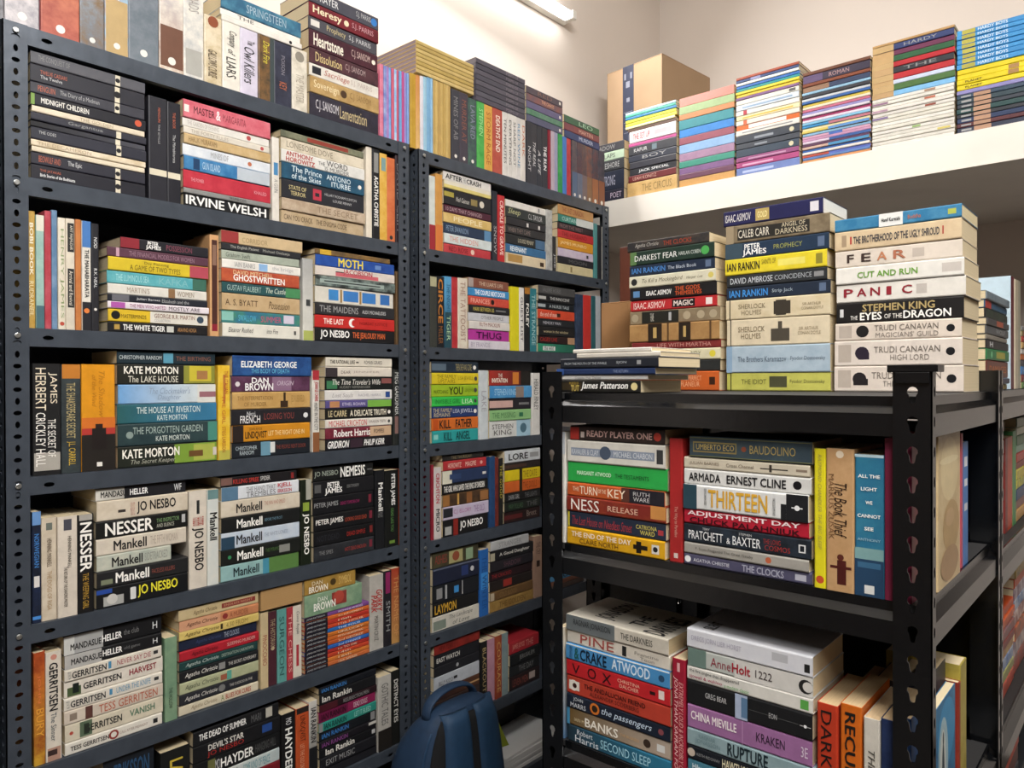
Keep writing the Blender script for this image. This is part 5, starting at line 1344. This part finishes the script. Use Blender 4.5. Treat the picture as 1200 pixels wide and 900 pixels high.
flat(w, LF, LOFT_Z, 1120, 1226, 37, '''
6|3a84bc|#0;.05;3f94cc;0;1|#.06;.22;b0a84c;.1;.9|HARDY BOYS;.25;.6;c8dce8;.2;.8;b
5|3f8cc4|#.06;.22;a8a04a;.1;.9|HARDY BOYS;.25;.6;c8dce8;.2;.8;b
6|3a84bc|#.06;.22;b0a84c;.1;.9|HARDY BOYS;.25;.6;c8dce8;.2;.8;b
5|3f8cc4|#.06;.22;a8a04a;.1;.9|HARDY BOYS;.25;.6;c8dce8;.2;.8;b
6|3a86c0|#.06;.22;b0a84c;.1;.9|HARDY BOYS;.25;.6;c8dce8;.2;.8;b
5|3f8cc4|#.06;.22;a8a04a;.1;.9|HARDY BOYS;.25;.6;c8dce8;.2;.8;b
6|3a84bc|#.06;.22;b0a84c;.1;.9|HARDY BOYS;.25;.6;c8dce8;.2;.8;b
6|3f8cc4|#.06;.22;a8a04a;.1;.9|HARDY BOYS;.25;.6;c8dce8;.2;.8;b
6|d8c224|
6|dcc828|#.6;.72;a07a4c;.1;.9
6|d8c424|PLANET;.1;.3;5a4c10;.3;.7;b|#.6;.72;a07a4c;.1;.9
6|dcc828|PLANET;.1;.3;5a4c10;.3;.7;b
5|8a84b4
5|3a4a5c|#.2;.4;a8846c;.1;.9|#.05;.17;999;.3;.7
6|34444c|#.2;.4;b08a70;.1;.9|#.05;.17;999;.3;.7
5|3a3f48|#.2;.4;a8846c;.1;.9|#.05;.17;999;.3;.7
6|2f4a4a|#.2;.4;b08a70;.1;.9|#.05;.17;999;.3;.7
5|34363c|#.2;.4;a8846c;.1;.9|#.05;.17;999;.3;.7
6|2f3c5a|#.2;.4;b08a70;.1;.9|#.05;.17;999;.3;.7
5|5a3438|#.2;.4;a8846c;.1;.9|#.05;.17;999;.3;.7
6|33384a|#.2;.4;b08a70;.1;.9|#.05;.17;999;.3;.7''', jit=.8)
# ------------------------------------------------------------------ other things
# fluorescent tube on the left wall
tx = LEFT + .055
p1, p0 = on_x(672, 20, tx), on_x(629, 0, tx)
tz = p1.z; ty1 = p1.y; ty0 = ty1 - 1.22
t = empty('fluorescent_tube_light', (LEFT, ty0, tz), 0, 'white fluorescent tube light glowing high on the cream wall above the racks', 'tube light')
m_em, nt, bs = nodes('glowing_tube'); bs.inputs['Emission Color'].default_value = (1, .98, .95, 1); bs.inputs['Emission Strength'].default_value = 14
def cyl(b, p0, p1, r, ex, ey, n=14):
    return b.sweep([(r * math.cos(2 * math.pi * i / n), r * math.sin(2 * math.pi * i / n)) for i in range(n)], p0, p1, ex, ey)
cyl(MB(), (.055, .02, 0), (.055, 1.20, 0), .0135, (1, 0, 0), (0, 0, 1)).build('tube', m_em, t, smooth=False)
M_LAMP = mat('white_lamp_plastic', 'ece9e2', .4)
MB().box(0, 0, -.018, .032, 1.22, .018).build('batten', M_LAMP, t, bevel=.003)
for y in (0, 1.195): MB().box(.03, y, -.017, .072, y + .025, .017).build('end_cap', M_LAMP, t, bevel=.003)

# cardboard box on the loft, lying on the dark books
cx = on_y(776, 62, 2.52)
bz = on_y(712, 181, LOFT_Y + .004).z
def carton(name, label, corner, z0, h, wl, wr, ang_l, ang_r, m, tape=None, cat='box'):
    o = empty(name, (corner.x, corner.y, z0), 0, label, cat)
    a = Vector((math.cos(ang_l), math.sin(ang_l), 0)); b = Vector((math.cos(ang_r), math.sin(ang_r), 0)); up = Vector((0, 0, 1)); th = .004
    n = (a + b)
    for nm, p, d, w in (('side_panel', Vector(), a, wl), ('side_panel', Vector(), b, wr), ('side_panel', b * wr, a, wl), ('side_panel', a * wl, b, wr)):
        inw = (b if d is a else a) * (1 if p.length < 1e-6 else -1)
        mb = MB(); mb.add([p + d * i + inw * j + up * k for i in (0, w) for j in (0, th) for k in (0, h)], [(0, 1, 3, 2), (4, 6, 7, 5), (0, 4, 5, 1), (2, 3, 7, 6), (0, 2, 6, 4), (1, 5, 7, 3)])
        mb.build(nm, m, o, bevel=.0015)
    mb = MB(); mb.add([a * (wl * i) + b * (wr * j) + up * k for i in (.0, .5) for j in (0, 1) for k in (h, h + th)], [(0, 1, 3, 2), (4, 6, 7, 5), (0, 4, 5, 1), (2, 3, 7, 6), (0, 2, 6, 4), (1, 5, 7, 3)]); mb.build('top_flap', m, o, bevel=.0015)
    mb = MB(); mb.add([a * (wl * i) + b * (wr * j) + up * k for i in (.505, 1) for j in (0, 1) for k in (h, h + th)], [(0, 1, 3, 2), (4, 6, 7, 5), (0, 4, 5, 1), (2, 3, 7, 6), (0, 2, 6, 4), (1, 5, 7, 3)]); mb.build('top_flap', m, o, bevel=.0015)
    mb = MB(); mb.add([a * (wl * i) + b * (wr * j) + up * k for i in (.02, .98) for j in (.02, .98) for k in (0, th)], [(0, 1, 3, 2), (4, 6, 7, 5), (0, 4, 5, 1), (2, 3, 7, 6), (0, 2, 6, 4), (1, 5, 7, 3)]); mb.build('bottom_panel', m, o)
    if tape:
        f0, f1, tm, marks = tape; mb = MB(); e = -.0008
        mb.add([a * (wl * i) + b * j + up * k for i in (f0, f1) for j in (e, 0) for k in (.0, h + th + .0006)], [(0, 1, 3, 2), (4, 6, 7, 5), (0, 4, 5, 1), (2, 3, 7, 6), (0, 2, 6, 4), (1, 5, 7, 3)])
        tp = mb.build('packing_tape', tm, o)
        v, f = [], []
        for (i0, i1, k0, k1) in marks:
            q = len(v); v += [a * (wl * i) + b * (e - .0004) + up * (h * k) for i, k in ((i0, k0), (i1, k0), (i1, k1), (i0, k1))]; f.append((q, q + 1, q + 2, q + 3))
        link_mesh('tape_print', v, f, mat('grey_tape_print', '7d7f8c', .5), parent=tp)
    return o
M_TAPE = mat('dark_blue_tape', '2e3348', .35, 0, .1, 40)
marks = [(.57, .64, .80, .86), (.57, .63, .66, .70), (.52, .68, .56, .565), (.52, .68, .46, .465), (.52, .68, .36, .365), (.59, .595, .1, .34), (.53, .56, .88, .94), (.64, .67, .88, .94)]
carton('cardboard_box', 'brown cardboard box with a dark printed tape strip, on the white loft against the wall', Vector((cx.x, cx.y, 0)), bz + .002, cx.z - bz - .006, .27, .34, math.radians(175), math.radians(85), M_CARTON, (.50, .70, M_TAPE, marks))
# hidden pile that carries the back of the box: dark books behind the first row
LB = Plane('y', LOFT_Y + .20)
w = 'white loft, second row under the box'
q0 = proj(Vector((cx.x - .26, LOFT_Y + .2, LOFT_Z)))[0]; q1 = proj(Vector((cx.x - .02, LOFT_Y + .2, LOFT_Z)))[0]
vt = proj(Vector((cx.x - .26, LOFT_Y + .2, bz)))[1]
flat(w, LB, LOFT_Z, q0, q1, vt, '''
24|33343a
24|2c2e38
24|3a3434
24|2a2c30''', jit=.3, D=.16)

# small brown carton among the stacks on the rear unit
ca = on_y(704.5, 357, 1.53); cb = on_y(737, 357, 1.53)
o = empty('small_cardboard_box', (ca.x, 1.53, U_TOP + .0005), 0, 'small plain brown cardboard box standing between the far rack and the first tall stack', 'box')
wv = cb.x - ca.x; hv = ca.z - U_TOP
MB().box(0, 0, 0, wv, .003, hv).build('side_panel', M_CARTON2, o, bevel=.001)
MB().box(0, .125, 0, wv, .128, hv).build('side_panel', M_CARTON2, o, bevel=.001)
MB().box(0, .003, 0, .003, .125, hv).build('side_panel', M_CARTON2, o, bevel=.001)
MB().box(wv - .003, .003, 0, wv, .125, hv).build('side_panel', M_CARTON2, o, bevel=.001)
MB().box(0, 0, hv, wv, .063, hv + .003).build('top_flap', M_CARTON2, o, bevel=.001)
MB().box(0, .065, hv, wv, .128, hv + .003).build('top_flap', M_CARTON2, o, bevel=.001)
# dark wooden board behind the first tall stack
pa = on_y(726, 290, 1.68); pb = on_y(742, 290, 1.68)
tag(MB().box(pa.x, 1.68, U_TOP + .0005, pb.x + .06, 1.698, pa.z).build('wooden_board', M_WOOD, bevel=.002), 'dark reddish brown wooden board standing upright behind the first tall stack', 'board')

# loose sheets of white paper on the bottom shelf of the farther rack, on the hidden books
pa = on_x(592, 870, RX); pb = on_x(668, 870, RX)
pr = empty('paper_pile', (RX - .012, pa.y, Z2[7] + .0006), math.pi / 2, 'pile of white paper on the bottom shelf of the farther rack, beside the backpack', 'paper')
for k in range(6):
    s = MB(); a_ = random.uniform(-.05, .05); ca_, sa_ = math.cos(a_), math.sin(a_); wq, dq = pb.y - pa.y - .04, .21
    q = [(.02 + x * ca_ - y * sa_, y * ca_ + x * sa_ + .004) for x, y in ((0, 0), (wq, 0), (wq, .15), (0, .15))]
    z0 = k * .009
    s.add([(x, max(y, .002), z) for z in (z0, z0 + .0086) for x, y in q], [(3, 2, 1, 0), (4, 5, 6, 7), (0, 1, 5, 4), (1, 2, 6, 5), (2, 3, 7, 6), (3, 0, 4, 7)]).build('paper_ream', M_PAPER, pr)

# blue backpack leaning on the rack
def backpack():
    H = on_x(548, 820, RX + .20).z; cy = on_x(533, 870, RX + .17).y; W2 = .152; Dp = .20; E = 3.0; n = 40
    M_NY = mat('blue_nylon', '1a3552', .7, 0, .1, 50, bump=.12, bscale=900)
    M_NY2 = mat('blue_strap_nylon', '20405f', .65, 0, .08, 60, bump=.1, bscale=900)
    M_MESH = mat('black_spacer_mesh', '101114', .9, 0, .2, 300, bump=.3, bscale=700)
    M_TAG = mat('lime_tag', '9aa632', .6)
    r = empty('backpack', (RX + .035, cy, .0005), math.pi / 2, 'dark blue backpack with padded shoulder straps, standing on the floor against the farther rack', 'backpack')
    levels = [(.0, .82, .95, .06), (.012, .93, .98, .02), (.05, .99, 1, 0), (.2, 1.03, 1.0, 0), (.45, 1.03, 1.0, 0), (.64, 1.0, .99, .03), (.76, .94, .97, .09), (.85, .86, .955, .20), (.92, .76, .935, .36), (.96, .66, .91, .48), (.985, .54, .88, .58), (1.0, .38, .83, .66)]
    def lev(z):
        t_ = max(0, min(1, z / H))
        for (a, w0, d0, e0), (c, w1, d1, e1) in zip(levels, levels[1:]):
            if t_ <= c:
                q = max(0, (t_ - a) / (c - a)); return W2 * (w0 + (w1 - w0) * q), Dp * (d0 + (d1 - d0) * q), Dp * (e0 + (e1 - e0) * q)
    def front(x, z):           # front surface of the pack (its carrying side)
        w, h1, h0 = lev(z); k = min(.985, abs(x) / w); return -(h1 + h0) / 2 - (h1 - h0) / 2 * (1 - k ** E) ** (1 / E)
    v, f = [], []
    for t_, ww, d1, d0 in levels:
        w, h, mid = W2 * ww, Dp * (d1 - d0) / 2, -Dp * (d1 + d0) / 2
        for i in range(n):
            a = 2 * math.pi * i / n; c, s = math.cos(a), math.sin(a)
            v.append((w * math.copysign(abs(c) ** (2 / E), c), mid + h * math.copysign(abs(s) ** (2 / E), s), H * t_))
    for k in range(len(levels) - 1): f += [(k * n + i, k * n + (i + 1) % n, (k + 1) * n + (i + 1) % n, (k + 1) * n + i) for i in range(n)]
    f += [tuple(range(n))[::-1], tuple((len(levels) - 1) * n + i for i in range(n))]
    MB().add(v, f).build('body', M_NY, r, smooth=True)
    def pad(name, fx0, fx1, z0, z1, th, lift, m, nz=26, nx=12, puff=4):
        v, f = [], []; m1 = nx + 1
        for back in (0, 1):
            for k in range(nz + 1):
                z = z0 + (z1 - z0) * k / nz
                for i in range(m1):
                    q = i / nx; x = fx0(z) + (fx1(z) - fx0(z)) * q
                    e = th * (1 - abs(2 * q - 1) ** puff) ** .6 if 0 < q < 1 else 0
                    v.append((x, front(x, z) - (lift + e if not back else lift * .2 - .002), z))
        N = (nz + 1) * m1
        for k in range(nz):
            for i in range(nx):
                q = (k * m1 + i, k * m1 + i + 1, (k + 1) * m1 + i + 1, (k + 1) * m1 + i); f += [q, tuple(N + j for j in q[::-1])]
        rim = list(range(m1)) + [k * m1 + nx for k in range(1, nz + 1)] + [nz * m1 + i for i in range(nx - 1, -1, -1)] + [k * m1 for k in range(nz - 1, 0, -1)]
        f += [(rim[i], rim[(i + 1) % len(rim)], N + rim[(i + 1) % len(rim)], N + rim[i]) for i in range(len(rim))]
        return MB().add(v, f).build(name, m, r, smooth=True)
    pad('back_panel', lambda z: -lev(z)[0] * .84, lambda z: lev(z)[0] * .90, H * .06, H * .965, .003, .003, M_MESH)
    g = lambda z: 1 - z / H
    pad('shoulder_strap', lambda z: -.078 - .03 * g(z), lambda z: -.004 + .02 * g(z), H * .16, H * .985, .010, .006, M_NY2)
    pad('shoulder_strap', lambda z: .017 + .035 * g(z), lambda z: .100 + .10 * g(z), H * .16, H * .985, .010, .006, M_NY2)
    def tube_path(name, pts, rx, rz, m):
        n = 12; v, f = [], []
        for k, p in enumerate(pts):
            p = Vector(p); d = (Vector(pts[min(k + 1, len(pts) - 1)]) - Vector(pts[max(k - 1, 0)])).normalized(); side = Vector((0, 1, 0)); up = side.cross(d)
            v += [p + side * (rx * math.cos(2 * math.pi * i / n)) + up * (rz * math.sin(2 * math.pi * i / n)) for i in range(n)]
        for k in range(len(pts) - 1): f += [(k * n + i, k * n + (i + 1) % n, (k + 1) * n + (i + 1) % n, (k + 1) * n + i) for i in range(n)]
        f += [tuple(range(n))[::-1], tuple((len(pts) - 1) * n + i for i in range(n))]
        return MB().add(v, f).build(name, m, r, smooth=True)
    tube_path('carry_handle', [(-.082 * math.cos(math.pi * k / 20) - .012, -Dp * .66, H * .955 + .058 * math.sin(math.pi * k / 20) ** .7) for k in range(21)], .015, .006, M_NY)
    for s, x0 in ((-1, .93), (1, .93)):      # piping along the two front edges
        tube_path('piping', [(s * lev(H * q / 40)[0] * x0, front(s * lev(H * q / 40)[0] * x0, H * q / 40) - .002, H * q / 40) for q in range(4, 38)], .0028, .0028, M_NY2)
    tv = [(W2 * .76, -Dp * .84, H * .86), (W2 * .86, -Dp * .82, H * .71), (W2 * 1.16, -Dp * .78, H * .69)]
    MB().add(tv + [(x, y - .003, z) for x, y, z in tv], [(0, 1, 2), (3, 5, 4), (0, 3, 4, 1), (1, 4, 5, 2), (2, 5, 3, 0)]).build('loop_tag', M_TAG, r)
backpack()
# ------------------------------------------------------------------ turn the book list into objects
MANY = 300
order = sorted(range(len(BOOKS)), key=lambda i: -BOOKS[i]['area'])
keep = set(); nk = 0
for i in order:
    b = BOOKS[i]
    if b['info']['noun'] == 'notebook': keep.add(i)
    elif nk < MANY and b['area'] > 0: keep.add(i); nk += 1
rest = dict(v=[], f=[], c=[], a=[], m=[])
for i, b in enumerate(BOOKS):
    g = b['g']; inf = b['info']; cn = cname(b['col'])
    if i not in keep:
        R = Matrix.Translation(b['loc']) @ Matrix.Rotation(b['rot'], 4, 'Z')
        for part, mi in (('cover', 0), ('pages', 1), ('text', 2)):
            p = g[part]; o = len(rest['v'])
            rest['v'] += [tuple(R @ Vector(v)) for v in p[0]]; rest['f'] += [tuple(o + q for q in f) for f in p[1]]; rest['c'] += list(p[2])
            rest['a'] += [(0, 0, 1) if inf['kind'] == 'flat' else ((0, 1, 0) if abs(b['rot']) > 1 else (1, 0, 0))] * len(p[0]) if part == 'pages' else (list(p[3]) if part == 'cover' else list(p[2]))
            rest['m'] += [mi] * len(p[1])
        continue
    noun = inf['noun']
    if noun == 'paperback' and b['hard']: noun = 'hardback'
    tn = cname(b['tcol']) if b['tcol'] else None
    if inf['kind'] == 'flat':
        pos = 'only book' if inf['of'] == 1 else 'topmost' if inf['n'] == 1 else ('bottom' if inf['n'] == inf['of'] else ordn(inf['n']) + ' down')
        tail = f"{pos} in {ordn(inf['stack'])} stack from left, {inf['where']}"
    else:
        tail = f"{ordn(inf['n'])} upright book from left, {inf['where']}"
    mid = b['note'] or (f"{tn} lettering" if tn and tn != cn else '')
    lab = f"{cn} {noun}, {mid + ', ' if mid else ''}{tail}"
    if len(lab.replace(',', '').split()) > 16: lab = f"{cn} {noun}, {tail}"
    root = empty({'paperback': 'paperback_book', 'hardback': 'hardback_book', 'notebook': 'cloth_notebook'}[noun], b['loc'], b['rot'], lab, 'notebook' if noun == 'notebook' else 'book', 'books on the ' + inf['where'] if False else 'books, ' + inf['where'])
    c = link_mesh('cover', g['cover'][0], g['cover'][1], M_COVER, parent=root, col=g['cover'][2], alt=g['cover'][3])
    link_mesh('page_block', g['pages'][0], g['pages'][1], M_PAGE, parent=root, col=g['pages'][2], alt=g['pages'][3])
    tv, tf, tcc, cuts = g['text']; cuts = cuts + [(len(tv), len(tf))]
    for (a0, f0), (a1, f1) in zip(cuts, cuts[1:]):
        if a1 > a0: link_mesh('spine_lettering', tv[a0:a1], [tuple(q - a0 for q in f) for f in tf[f0:f1]], M_INK, parent=c, col=tcc[a0:a1])
if rest['v']:
    o = link_mesh('small_books', rest['v'], rest['f'], [M_COVER, M_PAGE, M_INK], rest['m'], col=rest['c'], alt=rest['a'])
    tag(o, 'the many small thin books that fill the gaps between the larger ones', 'books', kind='stuff')
print('books', len(BOOKS), 'own objects', len(keep))
